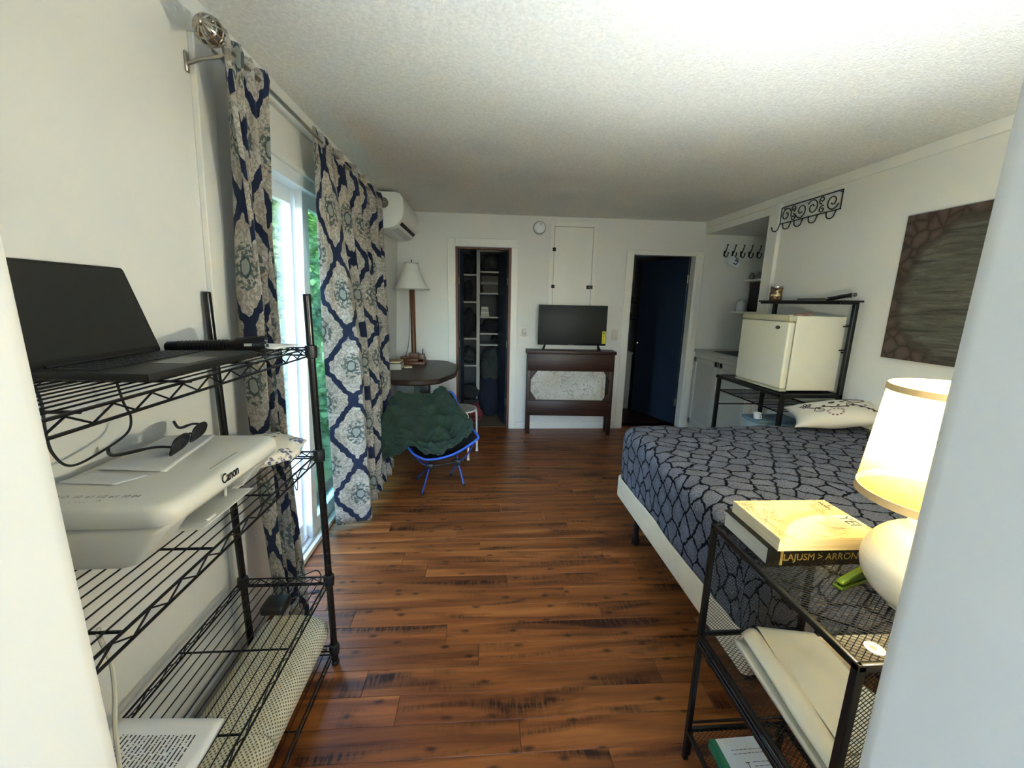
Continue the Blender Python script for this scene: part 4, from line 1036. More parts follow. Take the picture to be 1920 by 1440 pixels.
def comforter():
    x0, x1, y0, y1, zt, zh = BX0 + .004, 2.500, BY0 + .004, BY1 + .006, .738, .385
    bm = B(); uvl = bm.loops.layers.uv.verify()
    R = .07; nx, ny = 90, 80
    dropL = zt - zh; Lx, Ly = x1 - x0, y1 - y0
    def prof(d, L, both=True):
        """unrolled distance along the cloth -> (inset position, height below the top)"""
        arc = R * PI / 2; s = dropL - R
        if d < s: return 0, dropL - d
        if d < s + arc: a = (d - s) / R; return R - R * math.cos(a), R - R * math.sin(a)
        return R + (d - s - arc), 0
    TX = dropL - R + R * PI / 2 + (Lx - R); TY = 2 * (dropL - R + R * PI / 2) + Ly - 2 * R
    def fn(a, b):
        px, hx = prof(a * TX, Lx)
        d = b * TY
        if d < TY / 2: py, hy = prof(d, Ly)
        else: py, hy = prof(TY - d, Ly); py = Ly - py
        h = max(hx, hy); px2, py2 = x0 + px, y0 + py
        if hx > 0 and hy > 0:                             # cloth turns the corner
            m_ = max(hx, hy); ph = PI / 4 * (1 - (hx - hy) / m_); h = m_
            ins = 0 if m_ >= R else R - math.sqrt(max(0, R * R - (R - m_) ** 2))
            px2 = x0 + R - (R - ins) * math.cos(ph); q2 = R - (R - ins) * math.sin(ph)
            py2 = (y0 + q2) if d < TY / 2 else (y1 - q2)
        top = 1 - min(1, h / .1)
        z = zt - h + top * (.012 * mnoise.noise(Vector((px2 * 3, py2 * 3, 1))) + .006 * mnoise.noise(Vector((px2 * 9, py2 * 9, 4))) - .004)
        if h > .02:
            wv = .010 * mnoise.noise(Vector((px2 * 5, py2 * 5, z * 3))) * min(1, h / .15)
            px2 += wv * (1 if hx > hy else 0) - .0; py2 += wv * (1 if hy > hx else 0)
            if hx >= hy: px2 += .012 * math.exp(-((h - .17) / .03) ** 2) * 0
        return (max(px2, BX0 - .006), py2, z + (.012 * mnoise.noise(Vector((px2 * 2.2, py2 * 2.2, 9))) if h > dropL - .02 else 0))
    sheet(bm, fn, nx, ny, lambda a, b: (a * TX, b * TY))
    o = obj('comforter', bm, m_comforter(), smooth=True, label='grey comforter with dark crackle pattern spread over the bed', cat='comforter', sharp=180)
    md = o.modifiers.new('loft', 'SOLIDIFY'); md.thickness = .02; md.offset = -1
comforter()
def pillow():
    c = Vector((2.262, 2.375, .832)); t = thing('pillow', 'cream pillow with dark embroidered flowers at the head of the bed', 'pillow', (2.29, 2.45, .75))
    M4 = Matrix.Translation(c) @ Matrix.Rotation(math.radians(-24), 4, 'Z') @ Matrix.Rotation(math.radians(8), 4, 'X') @ Matrix.Rotation(math.radians(-11), 4, 'Y'); hx, hy, hz = .260, .180, .070
    def surf(u, v, s):
        u2, v2 = u * 2 - 1, v * 2 - 1; e = (max(0, 1 - abs(u2) ** 2.2) * max(0, 1 - abs(v2) ** 2.2)) ** .62
        pin = 1 - .20 * (1 - abs(u2) ** 2) * abs(v2) ** 2; pin2 = 1 - .16 * (1 - abs(v2) ** 2) * abs(u2) ** 3
        w = .010 * mnoise.noise(Vector((u2 * 2.5, v2 * 2.5, s * 3))) * e
        return Vector((u2 * hx * pin2, v2 * hy * pin, s * hz * e + w))
    bm = B(); n = 26
    for s in (1, -1): sheet(bm, lambda u, v: M4 @ surf(u, v, s), n, n)
    bmesh.ops.remove_doubles(bm, verts=bm.verts[:], dist=.0008); bmesh.ops.recalc_face_normals(bm, faces=bm.faces[:])
    obj('pillowcase', bm, plain('pillow_linen', (212, 204, 186), .85, var=.03, scale=8, bump=.1, bscale=90, sheen=.1), t, True, sharp=180)
    bm = B()
    def P(u, v): return M4 @ (surf(u, v, 1) + Vector((0, 0, .0018)))
    def stroke(pts, r=.0022): tube(bm, [P(a, b) for a, b in [(q.x, q.y) for q in curve_pts([Vector((p[0], p[1], 0)) for p in pts], 6)]], r, 6)
    def leaf(u, v, a, l=.05, w=.018):
        d = (math.cos(a), math.sin(a)); pts = []
        vs = [bm.verts.new(P(u + d[0] * l * k_ - d[1] * w * q, v + d[1] * l * k_ + d[0] * w * q)) for k_, q in ((0, 0), (.35, 1), (.7, .8), (1, 0), (.7, -.8), (.35, -1))]
        bm.faces.new(vs)
    stroke([(.18, .50), (.28, .40), (.42, .42), (.55, .36), (.68, .42), (.80, .34), (.88, .24)], .0024); stroke([(.30, .42), (.26, .30), (.34, .26), (.36, .33), (.31, .34)]); stroke([(.60, .38), (.62, .48), (.68, .46), (.65, .41)])
    for i in range(8): leaf(.30 + i * .07, .40 + .03 * math.sin(i), 1.2 if i % 2 else -1.1, .06, .02)
    for i in range(5): leaf(.80 + i * .02, .34 - i * .03, (.3 if i % 2 else -1.6), .06, .016)
    for k_ in range(5): a = k_ * 2 * PI / 5 + .3; stroke([(.20, .56), (.20 + .05 * math.cos(a - .4), .56 + .06 * math.sin(a - .4)), (.20 + .075 * math.cos(a), .56 + .085 * math.sin(a)), (.20 + .05 * math.cos(a + .4), .56 + .06 * math.sin(a + .4)), (.20, .56)], .0018)
    stroke([(.66, .60), (.62, .68), (.68, .74), (.74, .68), (.80, .73), (.84, .66), (.77, .58), (.70, .56), (.66, .60)], .0026); leaf(.44, .52, .6, .09, .035); leaf(.56, .52, .9, .07, .03)
    for i in range(6): leaf(.30 + i * .09, .82 + .02 * (i % 2), .1, .07, .018)
    obj('embroidery', bm, plain('embroidery_dark', (62, 48, 38), .8), t)
    bm = B()
    for i in range(12): a = i * 2 * PI / 12; leaf(.46 + .06 * math.cos(a), .22 + .075 * math.sin(a), a, .035, .014)
    obj('embroidered_rose', bm, plain('embroidery_rose', (112, 62, 58), .8), t, label='dull red embroidered flower')
pillow()

# ------------------------------------------------------------------ baker's rack, refrigerator
RX0, RX1, RY0, RY1 = 2.035, 2.475, 2.560, 3.345
def rack():
    t = thing('bakers_rack', 'black metal rack beside the bed carrying the small refrigerator', 'rack', (2.25, 2.95, 0))
    h = .014
    for x, y, zt in ((RX0, RY0, .905), (RX0, RY1, .905), (RX1, RY0, 1.525), (RX1, RY1, 1.525)):
        xx = x + h if x < 2.2 else x - h; yy = y + h if y < 3 else y - h
        bm = B(); box(bm, xx - h, xx + h, yy - h, yy + h, 0, zt, .003); obj('post', bm, BLACK_METAL, t)
    def frame(name, x0, x1, z, th=.026):
        bm = B()
        for a in ((x0, x0 + .026, RY0, RY1), (x1 - .026, x1, RY0, RY1), (x0, x1, RY0, RY0 + .026), (x0, x1, RY1 - .026, RY1)): box(bm, *a, z - th, z, .003)
        return obj(name, bm, BLACK_METAL, t)
    f = frame('lower_shelf', RX0 - .012, RX1, .915); bm = B(); box(bm, RX0 + .01, RX1 - .02, RY0 + .02, RY1 - .02, .900, .912, .002); obj('shelf_board', bm, BLACK_METAL, f)
    f = frame('upper_shelf', 2.335, RX1, 1.548, .024); bm = B(); box(bm, 2.33, RX1 + .005, RY0 - .025, RY1 + .02, 1.538, 1.55, .003); obj('shelf_board', bm, BLACK_METAL, f)
    bm = B()
    for x in (RX0 + .01, RX1 - .018): tube(bm, [(x, RY0 + .01, .785), (x, RY1 - .01, .785)], .006, 8)
    f = obj('wire_tray', bm, BLACK_METAL, t)
    me = None
    for i in range(16):
        if me is None:
            b2 = B(); tube(b2, [(RX0 + .008, 0, .787), (RX1 - .018, 0, .787)], .0035, 6); me = bpy.data.meshes.new('tray_wire'); b2.to_mesh(me); b2.free(); me.materials.append(BLACK_METAL)
        o = bpy.data.objects.new('tray_wire', me); COL.objects.link(o); o.location = (0, RY0 + .04 + i * (RY1 - RY0 - .08) / 15, 0); adopt(o, f)
    for z in (.655,):
        bm = B(); tube(bm, [(RX0 + .014, RY1 - .014, z), (RX1 - .014, RY1 - .014, z)], .006, 8); obj('cross_bar', bm, BLACK_METAL, t)
    for z in (1.20, 1.38):
        bm = B(); tube(bm, [(RX1 - .012, RY0 + .01, z), (RX1 - .012, RY1 - .01, z)], .006, 8); obj('back_bar', bm, BLACK_METAL, t)
    for z in (1.22, 1.38):
        bm = B(); tube(bm, [(RX1 - .03, RY0 + .014, z), (RX1 - .075, RY0 + .014, z)], .005, 8); obj('side_bar', bm, BLACK_METAL, t)
rack()
def fridge():
    x0, x1, y0, y1, z0, z1 = 2.052, 2.455, 2.615, 3.130, .918, 1.443
    t = thing('mini_fridge', 'small cream refrigerator sitting on the black rack', 'refrigerator', (2.26, 2.87, z0))
    bm = B(); box(bm, x0 + .052, x1, y0, y1, z0 + .012, z1, .006, 3); obj('cabinet', bm, CREAM, t, True)
    bm = B(); box(bm, x0, x0 + .046, y0 + .002, y1 - .002, z0 + .022, z1 - .042, .012, 4); d = obj('door', bm, CREAM, t, True)
    bm = B(); box(bm, x0 + .047, x0 + .053, y0 + .008, y1 - .008, z0 + .025, z1 - .01); obj('gasket', bm, plain('gasket_grey', (150, 146, 126), .6), d)
    bm = B(); box(bm, x0 - .001, x0 + .05, y0 + .001, y1 - .001, z1 - .040, z1 + .001, .010, 3); obj('top_trim', bm, CREAM2, t, True)
    bm = B(); box(bm, x0 + .002, x0 + .05, y0 + .004, y1 - .004, z0 + .004, z0 + .02, .004, 2); obj('kick_trim', bm, CREAM2, t, True)
    bm = B(); lathe(bm, [(0, .0022), (.020, .002), (.0235, 0)], 28, (0, 0, 0), cap=False); xf(bm, Matrix.Translation((x0 - .0005, y0 + .105, z1 - .083)) @ Matrix.Rotation(-PI / 2, 4, 'Y') @ Matrix.Diagonal((.55, 1, 1, 1))); obj('badge', bm, plain('badge_bronze', (92, 84, 62), .3, .5), d, True)
    bm = B(); tube(bm, [(x0 + .02, y0 + .03, z1 - .002), (x0 + .02, y0 + .03, z1 + .006)], .012, 12); obj('hinge_cap', bm, CREAM2, t, True)
    for x in (x0 + .08, x1 - .04):
        for y in (y0 + .04, y1 - .04):
            bm = B(); lathe(bm, [(.014, -.002), (.014, .013)], 12, (x, y, z0)); obj('foot', bm, BLACK_PLASTIC, t, True)
fridge()
cable('coiled_cord', 'short dull red cord lying on top of the refrigerator', [(2.14, 2.70, 1.448), (2.17, 2.66, 1.452), (2.20, 2.64, 1.458), (2.23, 2.65, 1.464), (2.22, 2.67, 1.449), (2.19, 2.69, 1.448)], .004, plain('cord_red', (150, 96, 84), .6), 6, 'cord')
def tin_can():
    t = thing('tin_can', 'small patterned tin with pale lid on the rack top shelf', 'tin', (2.405, 3.265, 1.55))
    k = N('tin_print'); v = k.coord(); k.base(k.ramp(k.vor(v, 42), [(.2, (176, 158, 112)), (.4, (66, 44, 44)), (.6, (120, 96, 84)), (.8, (38, 28, 30))])); k.pr(.35, .3)
    bm = B(); lathe(bm, [(.0, 0), (.043, 0), (.045, .003), (.045, .100), (.043, .103), (.0, .103)], 28, (2.405, 3.265, 1.5505), cap=False); obj('body', bm, k.m, t, True)
    bm = B(); lathe(bm, [(.0455, .102), (.0465, .103), (.0465, .112), (.044, .114), (.0, .113)], 28, (2.405, 3.265, 1.5505), cap=False); obj('lid', bm, CHROME, t, True)
    bm = B(); lathe(bm, [(.0455, .035), (.0456, .08)], 28, (2.405, 3.265, 1.5505), cap=False); k2 = N('tin_label'); k2.base(k2.ramp(k2.noise(k2.coord(), 40, 3), [(.42, (196, 178, 128)), (.58, (84, 60, 52))])); k2.pr(.4, .2); obj('label_band', bm, k2.m, t, True)
tin_can()
def sharpening_steel():
    t = thing('sharpening_steel', 'knife sharpening steel with black handle on the rack top shelf', 'knife', (2.38, 2.8, 1.551))
    a, b, c = Vector((2.40, 3.02, 1.5595)), Vector((2.372, 2.70, 1.5605)), Vector((2.352, 2.49, 1.583)); 
    bm = B(); tube(bm, [a, a.lerp(b, .03), b], [.003, .0062, .0062], 10); obj('steel_rod', bm, plain('steel_grey', (120, 116, 108), .4, .7), t, True)
    bm = B(); pts = curve_pts([b, b.lerp(c, .3), b.lerp(c, .7) + Vector((0, 0, .002)), c], 4); tube(bm, pts, [.010, .012, .0125, .013, .0132, .0135, .0135, .013, .0125, .013, .0145, .0145, .011][:len(pts)], 12); obj('handle', bm, BLACK_PLASTIC, t, True)
    bm = B(); tube(bm, [b - (c - b).normalized() * .006, b + (c - b).normalized() * .012], .0145, 12); obj('ferrule', bm, CHROME, t, True); bm = B(); tube(bm, [c, c + (c - b).normalized() * .014], .0135, 12); obj('ferrule', bm, CHROME, t, True)
sharpening_steel()
def storage_box():
    t = thing('storage_box', 'pale blue plastic box behind the bed under the rack tray', 'box', (2.32, 2.95, 0))
    bm = B(); box(bm, 2.10, 2.43, 2.84, 3.02, .0, .622, .01, 2); obj('body', bm, plain('pale_blue_plastic', (150, 170, 176), .5), t, True)
    bm = B(); box(bm, 2.088, 2.44, 2.83, 3.03, .622, .648, .006, 2); obj('lid', bm, plain('blue_lid', (112, 136, 146), .45), t, True)
storage_box()
def white_cup():
    t = thing('white_cup', 'small white cup standing on the pale blue box', 'cup', (2.13, 2.90, .648))
    bm = B(); lathe(bm, [(.0, .0), (.022, .0), (.03, .045), (.028, .045), (.020, .004), (.0, .004)], 20, (2.125, 2.90, .6485), cap=False); obj('bowl', bm, WHITE_VINYL, t, True)
    bm = B(); tube(bm, curve_pts([(2.125, 2.872, .682), (2.125, 2.85, .678), (2.125, 2.852, .66), (2.125, 2.876, .658)], 5), .003, 6); obj('handle', bm, WHITE_VINYL, t, True)
white_cup()

# ------------------------------------------------------------------ right wall: picture and scroll hook rack
def m_canvas():
    k = N('driftwood_print'); v = k.coord(); sx = k.a('SeparateXYZ'); k.l(v, sx.inputs[0])
    grain = k.noise(k.mapping(v, (1, 3, 26)), 2.2, 5, .65, .4)
    c = k.ramp(grain, [(.3, (62, 58, 50)), (.55, (92, 90, 80)), (.75, (118, 116, 104))])
    crack = k.ramp(k.noise(k.mapping(v, (1, 1.2, 30)), 1.3, 3, .6), [(.33, (255, 255, 255)), (.40, (0, 0, 0))]); c = k.mix(k.math('MULTIPLY', crack, .6), c, sc((40, 36, 32)))
    dy = k.math('SUBTRACT', sx.outputs[1], 1.93); dz = k.math('SUBTRACT', sx.outputs[2], 1.60); wob = k.math('MULTIPLY', k.math('SUBTRACT', k.noise(v, 6, 3), .5), .14)
    rr = k.math('ADD', k.math('SQRT', k.math('ADD', k.math('MULTIPLY', k.math('MULTIPLY', dy, dy), .95), k.math('MULTIPLY', dz, dz))), wob)
    outer = k.ramp(rr, [(.385, (0, 0, 0)), (.41, (255, 255, 255))])
    peb = k.vor(v, 13, 'DISTANCE_TO_EDGE', 1); pc = k.ramp(peb, [(.0, (54, 44, 38)), (.08, (76, 62, 54)), (.3, (92, 80, 72))])
    c = k.mix(outer, c, pc); rim = k.math('MULTIPLY', k.ramp(rr, [(.355, (0, 0, 0)), (.38, (255, 255, 255))]), k.ramp(rr, [(.40, (255, 255, 255)), (.425, (0, 0, 0))])); c = k.mix(k.math('MULTIPLY', rim, .55), c, sc((52, 40, 35)))
    k.base(c); k.pr(.55, 0, .35); k.bump(grain, .08, .002); return k.m
def picture():
    t = thing('wall_picture', 'grey brown abstract wood canvas hanging on the right wall', 'picture', (XR - .012, 2.05, 1.62))
    bm = B(); box(bm, XR - .024, XR - .001, 1.64, 2.372, 1.206, 2.038, .0015); obj('canvas', bm, m_canvas(), t)
    bm = B(); box(bm, XR - .0235, XR - .0005, 2.3715, 2.3735, 1.207, 2.037); box(bm, XR - .0235, XR - .0005, 1.638, 2.372, 1.2045, 1.2065); obj('canvas_edge', bm, plain('canvas_edge', (70, 58, 50), .8), t)
picture()
def scroll_rack():
    X = XR - .022; y0, y1, z0, z1 = 2.875, 3.468, 2.184, 2.311
    t = thing('scroll_hook_rack', 'black wrought iron scroll rack with five hooks high on the right wall', 'hook rack', (X, 3.17, 2.2))
    def Y(u): return y1 + (y0 - y1) * u
    bm = B(); r = .0042
    tube(bm, [(X, y1 + .004, z1), (X, y0 - .004, z1)], r, 8); tube(bm, [(X, y1 + .004, z0), (X, y0 - .004, z0)], r, 8); tube(bm, [(X, y1, z1), (X, y1, z0)], r, 8); tube(bm, [(X, y0, z1), (X, y0, z0)], r, 8)
    for yy in (y0 + .02, y1 - .02): tube(bm, [(X, yy, z1 - .01), (XR + .002, yy, z1 - .01)], .003, 8)
    obj('frame', bm, DARK_IRON, t, True)
    zc = (z0 + z1) / 2; W = y1 - y0
    def spiral(cu, cz, R, turns, start, s):
        bm = B(); pts = []
        for i in range(40):
            q = i / 39; a = start + s * q * turns * 2 * PI; rr = R * (1 - .78 * q); pts.append((X, Y(cu) - rr * math.cos(a), cz + rr * math.sin(a)))
        tube(bm, pts, .0040, 6); return obj('scroll', bm, DARK_IRON, t, True)
    for cu, st, s in ((.10, -.4, 1), (.37, 3.5, 1), (.565, 2.6, -1), (.875, -.4, -1)): spiral(cu, zc, .058, 1.35, st, s)
    for cu, cz, st, s in ((.225, zc + .032, -1.2, 1), (.235, zc - .034, 1.6, -1), (.71, zc + .034, -1.6, -1), (.72, zc - .034, 1.2, 1)): spiral(cu, cz, .028, 1.2, st, s)
    for u in (0.0, .215, .425, .67, .945):
        yy = Y(u); bm = B(); pts = [(X, yy, z0)] + [(X - .012 - .022 * (1 - math.cos(a)) * .6, yy + .019 * (1 - math.cos(a)), z0 - .035 - .022 * math.sin(a)) for a in [PI * i / 10 for i in range(11)]]
        e = pts[-1]; pts.append((e[0] - .004, e[1], z0 - .012 - (.014 if u == 0 else 0))); tube(bm, pts, .0042, 8)
        bmesh.ops.create_icosphere(bm, subdivisions=2, radius=.0062, matrix=Matrix.Translation(pts[-1])); obj('hook', bm, DARK_IRON, t, True)
scroll_rack()

# ------------------------------------------------------------------ alcove beside the bathroom door
def alcove():
    t = thing('kitchenette_counter', 'white built-in cabinet with panelled doors under the alcove counter', 'cabinet', (2.85, 4.1, 0))
    CW = plain('cabinet_paint', (206, 204, 194), .5, var=.02)
    bm = B(); box(bm, 2.54, 3.255, 3.605, 4.675, .0, .955, .002); obj('carcass', bm, CW, t)
    bm = B(); box(bm, 2.515, 3.255, 3.605, 4.675, .955, .99, .004, 2); obj('countertop', bm, plain('counter_laminate', (190, 188, 178), .45, var=.04), t, True)
    for ya, yb in ((4.165, 4.655), (3.635, 4.125)):
        bm = B(); st = .055
        for a in ((ya, ya + st, .09, .90), (yb - st, yb, .09, .90), (ya, yb, .845, .90), (ya, yb, .09, .15)): box(bm, 2.520, 2.539, *a, .002)
        d = obj('cabinet_door', bm, CW, t); bm = B(); box(bm, 2.529, 2.5385, ya + st, yb - st, .15, .845); obj('door_panel', bm, plain('panel_paint', (196, 194, 184), .55, var=.02), d)
    bm = B(); 
    loft(bm, [[(p[0], p[1], z) for p in rrect(*b, .04, 4)] for b, z in (((2.60, 2.98, 3.85, 4.45), .9905), ((2.61, 2.97, 3.86, 4.44), .994))]); obj('sink_cover', bm, plain('sink_dark', (48, 50, 44), .5), t)
alcove()
def wall_hooks():
    t0 = None; xs = (2.752, 2.850, 2.950, 3.048, 3.148)
    for i, x in enumerate(xs):
        lab = ('first black coat hook from the bathroom door in the alcove row', 'second black coat hook of the alcove row with the mug on it', 'middle black coat hook of the five in the alcove row', 'fourth black coat hook of the alcove row past the middle one', 'last black coat hook of the alcove row farthest from the bathroom door')[i]
        if t0 is None:
            t0 = thing('coat_hook', lab, 'hook', (x, D - .002, 2.09), 'coat hooks on the alcove wall')
            bm = B(); box(bm, x - .010, x + .010, D - .006, D, 2.055, 2.115, .004, 2); obj('plate', bm, DARK_IRON, t0, True)
            bm = B(); pts = curve_pts([(x, D - .005, 2.085), (x, D - .025, 2.10), (x, D - .045, 2.14), (x, D - .055, 2.172)], 6); tube(bm, pts, [.0065 - .002 * q / len(pts) for q in range(len(pts))], 8); bmesh.ops.create_icosphere(bm, subdivisions=2, radius=.009, matrix=Matrix.Translation(pts[-1])); obj('upper_prong', bm, DARK_IRON, t0, True)
            bm = B(); pts = curve_pts([(x, D - .005, 2.075), (x, D - .02, 2.05), (x, D - .05, 2.042), (x, D - .075, 2.06), (x, D - .078, 2.085)], 6); tube(bm, pts, .0055, 8); bmesh.ops.create_icosphere(bm, subdivisions=2, radius=.008, matrix=Matrix.Translation(pts[-1])); obj('lower_hook', bm, DARK_IRON, t0, True)
        else: dup(t0, (x - xs[0], 0, 0), lab)
wall_hooks()
def mug():
    c = Vector((2.845, D - .066, 1.985)); t = thing('mug', 'white mug with black lettering hanging from an alcove hook', 'mug', c)
    M4 = Matrix.Translation(c) @ Matrix.Rotation(math.radians(-62), 4, 'Y') @ Matrix.Rotation(math.radians(10), 4, 'Z') @ Matrix.Scale(1.2, 4)
    bm = B(); lathe(bm, [(0, -.045), (.038, -.045), (.041, -.04), (.041, .047), (.037, .047), (.037, -.038), (0, -.038)], 28, cap=False); xf(bm, M4); obj('cup', bm, WHITE_VINYL, t, True)
    bm = B(); tube(bm, curve_pts([(.040, 0, .03), (.058, 0, .032), (.070, 0, .01), (.064, 0, -.018), (.040, 0, -.026)], 6), .005, 8); xf(bm, M4); obj('handle', bm, WHITE_VINYL, t, True)
    for i, ch in enumerate('LSV'):
        a = -PI / 2 + (i - 1) * .62; text_mesh('lettering', ch, .045, bpy.data.materials['printed_black'], t, M4 @ basis((.0413 * math.cos(a), .0413 * math.sin(a), .004), (-math.sin(a), math.cos(a), 0), (0, 0, 1)), ext=.0006, bold=.002)
mug()
def alcove_shelf(name, lab, x0, z, y0):
    t = thing(name, lab, 'shelf', (3.1, 4.4, z), 'shelves inside the alcove'); bm = B(); box(bm, x0, 3.258, y0, D - .002, z - .02, z, .002); obj('board', bm, TRIM, t)
    for y in (y0 + .1, D - .1):
        bm = B(); tube(bm, [(3.255, y, z - .12), (3.25, y, z - .021), (x0 + .05, y, z - .021)], .005, 6); obj('bracket', bm, TRIM, t)
alcove_shelf('alcove_shelf', 'upper white shelf in the alcove holding glass trinkets', 3.03, 1.80, 3.95); alcove_shelf('alcove_shelf', 'lower white shelf in the alcove with a dark box on it', 2.90, 1.44, 3.95)
def alcove_items():
    t = thing('dark_box', 'dark maroon box standing between the two alcove shelves', 'box', (3.10, 4.42, 1.44))
    bm = B(); box(bm, 3.03, 3.24, 4.26, 4.56, 1.441, 1.755, .004, 2); obj('body', bm, plain('box_black', (32, 24, 24), .6), t, True)
    bm = B(); box(bm, 3.027, 3.243, 4.257, 4.563, 1.70, 1.765, .004, 2); obj('lid', bm, plain('box_maroon', (64, 34, 36), .6), t, True)
    G = plain('grey_glass', (150, 150, 140), .15, .3, var=.2, scale=40)
    for i, (x, y, h) in enumerate(((3.07, 4.60, .05), (3.09, 4.50, .065), (3.06, 4.41, .075), (3.10, 4.31, .08), (3.07, 4.22, .09))):
        if i == 0:
            t0 = thing('glass_trinket', 'smoky glass trinkets lined along the upper alcove shelf', 'trinket', (x, y, 1.80), 'trinkets on the alcove shelf'); bm = B(); lathe(bm, [(0, 0), (.026, 0), (.034, .02), (.030, .05), (.014, .066), (.018, .074), (0, .074)], 14, (x, y, 1.8005), cap=False); obj('bowl', bm, G, t0, True); o0 = (x, y)
        else: dup(t0, (x - o0[0], y - o0[1], 0))
    t = thing('white_jar', 'white lidded jar on the lower alcove shelf before the dark box', 'jar', (2.97, 4.57, 1.44))
    bm = B(); lathe(bm, [(0, 0), (.04, 0), (.048, .02), (.048, .085), (.035, .10), (0, .1)], 20, (2.965, 4.57, 1.4405), cap=False); obj('body', bm, WHITE_VINYL, t, True); bm = B(); lathe(bm, [(.037, .1), (.037, .11), (.01, .116), (.008, .13), (0, .13)], 20, (2.965, 4.57, 1.4405), cap=False); obj('lid', bm, WHITE_VINYL, t, True)
alcove_items()

# ------------------------------------------------------------------ back wall
def smoke_alarm():
    t = thing('smoke_detector', 'round white smoke detector high on the back wall', 'smoke detector', (.612, D, 2.295))
    R = Matrix.Translation((.612, D, 2.295)) @ Matrix.Rotation(PI / 2, 4, 'X')
    bm = B(); lathe(bm, [(.070, 0), (.070, .012), (.066, .016), (0, .016)], 36, cap=False); xf(bm, R); obj('base_ring', bm, plain('alarm_grey', (150, 150, 144), .5), t, True)
    bm = B(); lathe(bm, [(.060, .012), (.060, .030), (.050, .038), (0, .040)], 36, cap=False); xf(bm, R); obj('cover', bm, WHITE_VINYL, t, True)
    bm = B(); lathe(bm, [(.010, 0), (.010, .003), (0, .003)], 14, (.01, .035, .038), cap=False); xf(bm, R); obj('test_button', bm, plain('alarm_button', (170, 168, 160), .5), t, True)
smoke_alarm()
def wall_hatch():
    t = thing('wall_cabinet', 'flush white wall cabinet with black hinges above the television', 'cabinet', (1.0, D, 1.2))
    bm = B(); y = D - .012
    for a in ((.732, .782, 1.28, 2.375), (1.222, 1.272, 1.28, 2.375), (.782, 1.222, 2.318, 2.375), (.782, 1.222, 1.28, 1.33)): box(bm, a[0], a[1], y, D, a[2], a[3], .002)
    obj('face_frame', bm, TRIM, t); bm = B(); box(bm, .7855, 1.2185, D - .011, D - .001, 1.3335, 2.3145, .0015); d = obj('cabinet_door', bm, TRIM, t)
    bm = B(); box(bm, .778, 1.226, D - .003, D - .0005, 1.326, 2.322); obj('shadow_gap', bm, plain('gap_dark', (60, 58, 54), .8), t)
    for z in (2.075, 1.675):
        bm = B()
        for s in (-1, 1): prism(bm, [(.784 + s * .002, z - .02), (.784 + s * .022, z - .016), (.784 + s * .016, z), (.784 + s * .022, z + .016), (.784 + s * .002, z + .02)], D - .0155, D - .0115, 'y')
        tube(bm, [(.784, D - .0155, z - .02), (.784, D - .0155, z + .02)], .0035, 8); obj('hinge', bm, DARK_IRON, t)
    bm = B(); box(bm, 1.168, 1.216, D - .018, D - .0105, 1.654, 1.694, .002); box(bm, 1.222, 1.238, D - .018, D - .0115, 1.654, 1.694, .002); tube(bm, [(1.19, D - .019, 1.674), (1.232, D - .019, 1.674)], .005, 8); obj('latch', bm, DARK_IRON, t)
    bm = B(); lathe(bm, [(.006, 0), (.008, .008), (0, .011)], 12); xf(bm, Matrix.Translation((1.198, D - .018, 1.674)) @ Matrix.Rotation(PI / 2, 4, 'X')); obj('latch_knob', bm, NICKEL, t, True)
wall_hatch()
def switches():
    t = thing('light_switch', 'white light switch on the wall beside the closet', 'switch', (.472, D, 1.165))
    bm = B(); box(bm, .436, .508, D - .006, D, 1.107, 1.223, .003, 2); obj('switch_plate', bm, plain('switch_plate_ivory', (222, 218, 206), .4), t, True)
    bm = B(); box(bm, .464, .480, D - .014, D - .005, 1.150, 1.180, .003, 2); obj('toggle', bm, WHITE_VINYL, t, True)
    bm = B(); box(bm, .449, .495, D - .0075, D - .0055, 1.132, 1.198, .002); obj('switch_surround', bm, plain('switch_grey', (186, 182, 170), .45), t)
    t = thing('blank_plate', 'white blank wall plate between the television and bathroom door', 'switch', (1.537, D, 1.14)); bm = B(); box(bm, 1.50, 1.574, D - .006, D, 1.083, 1.199, .003, 2); obj('plate', bm, plain('blank_plate', (216, 211, 200), .45), t, True)
    bm = B(); [tube(bm, [(1.537, D - .007, z), (1.537, D - .0055, z)], .003, 8) for z in (1.10, 1.182)]; obj('screw', bm, NICKEL, t)
switches()

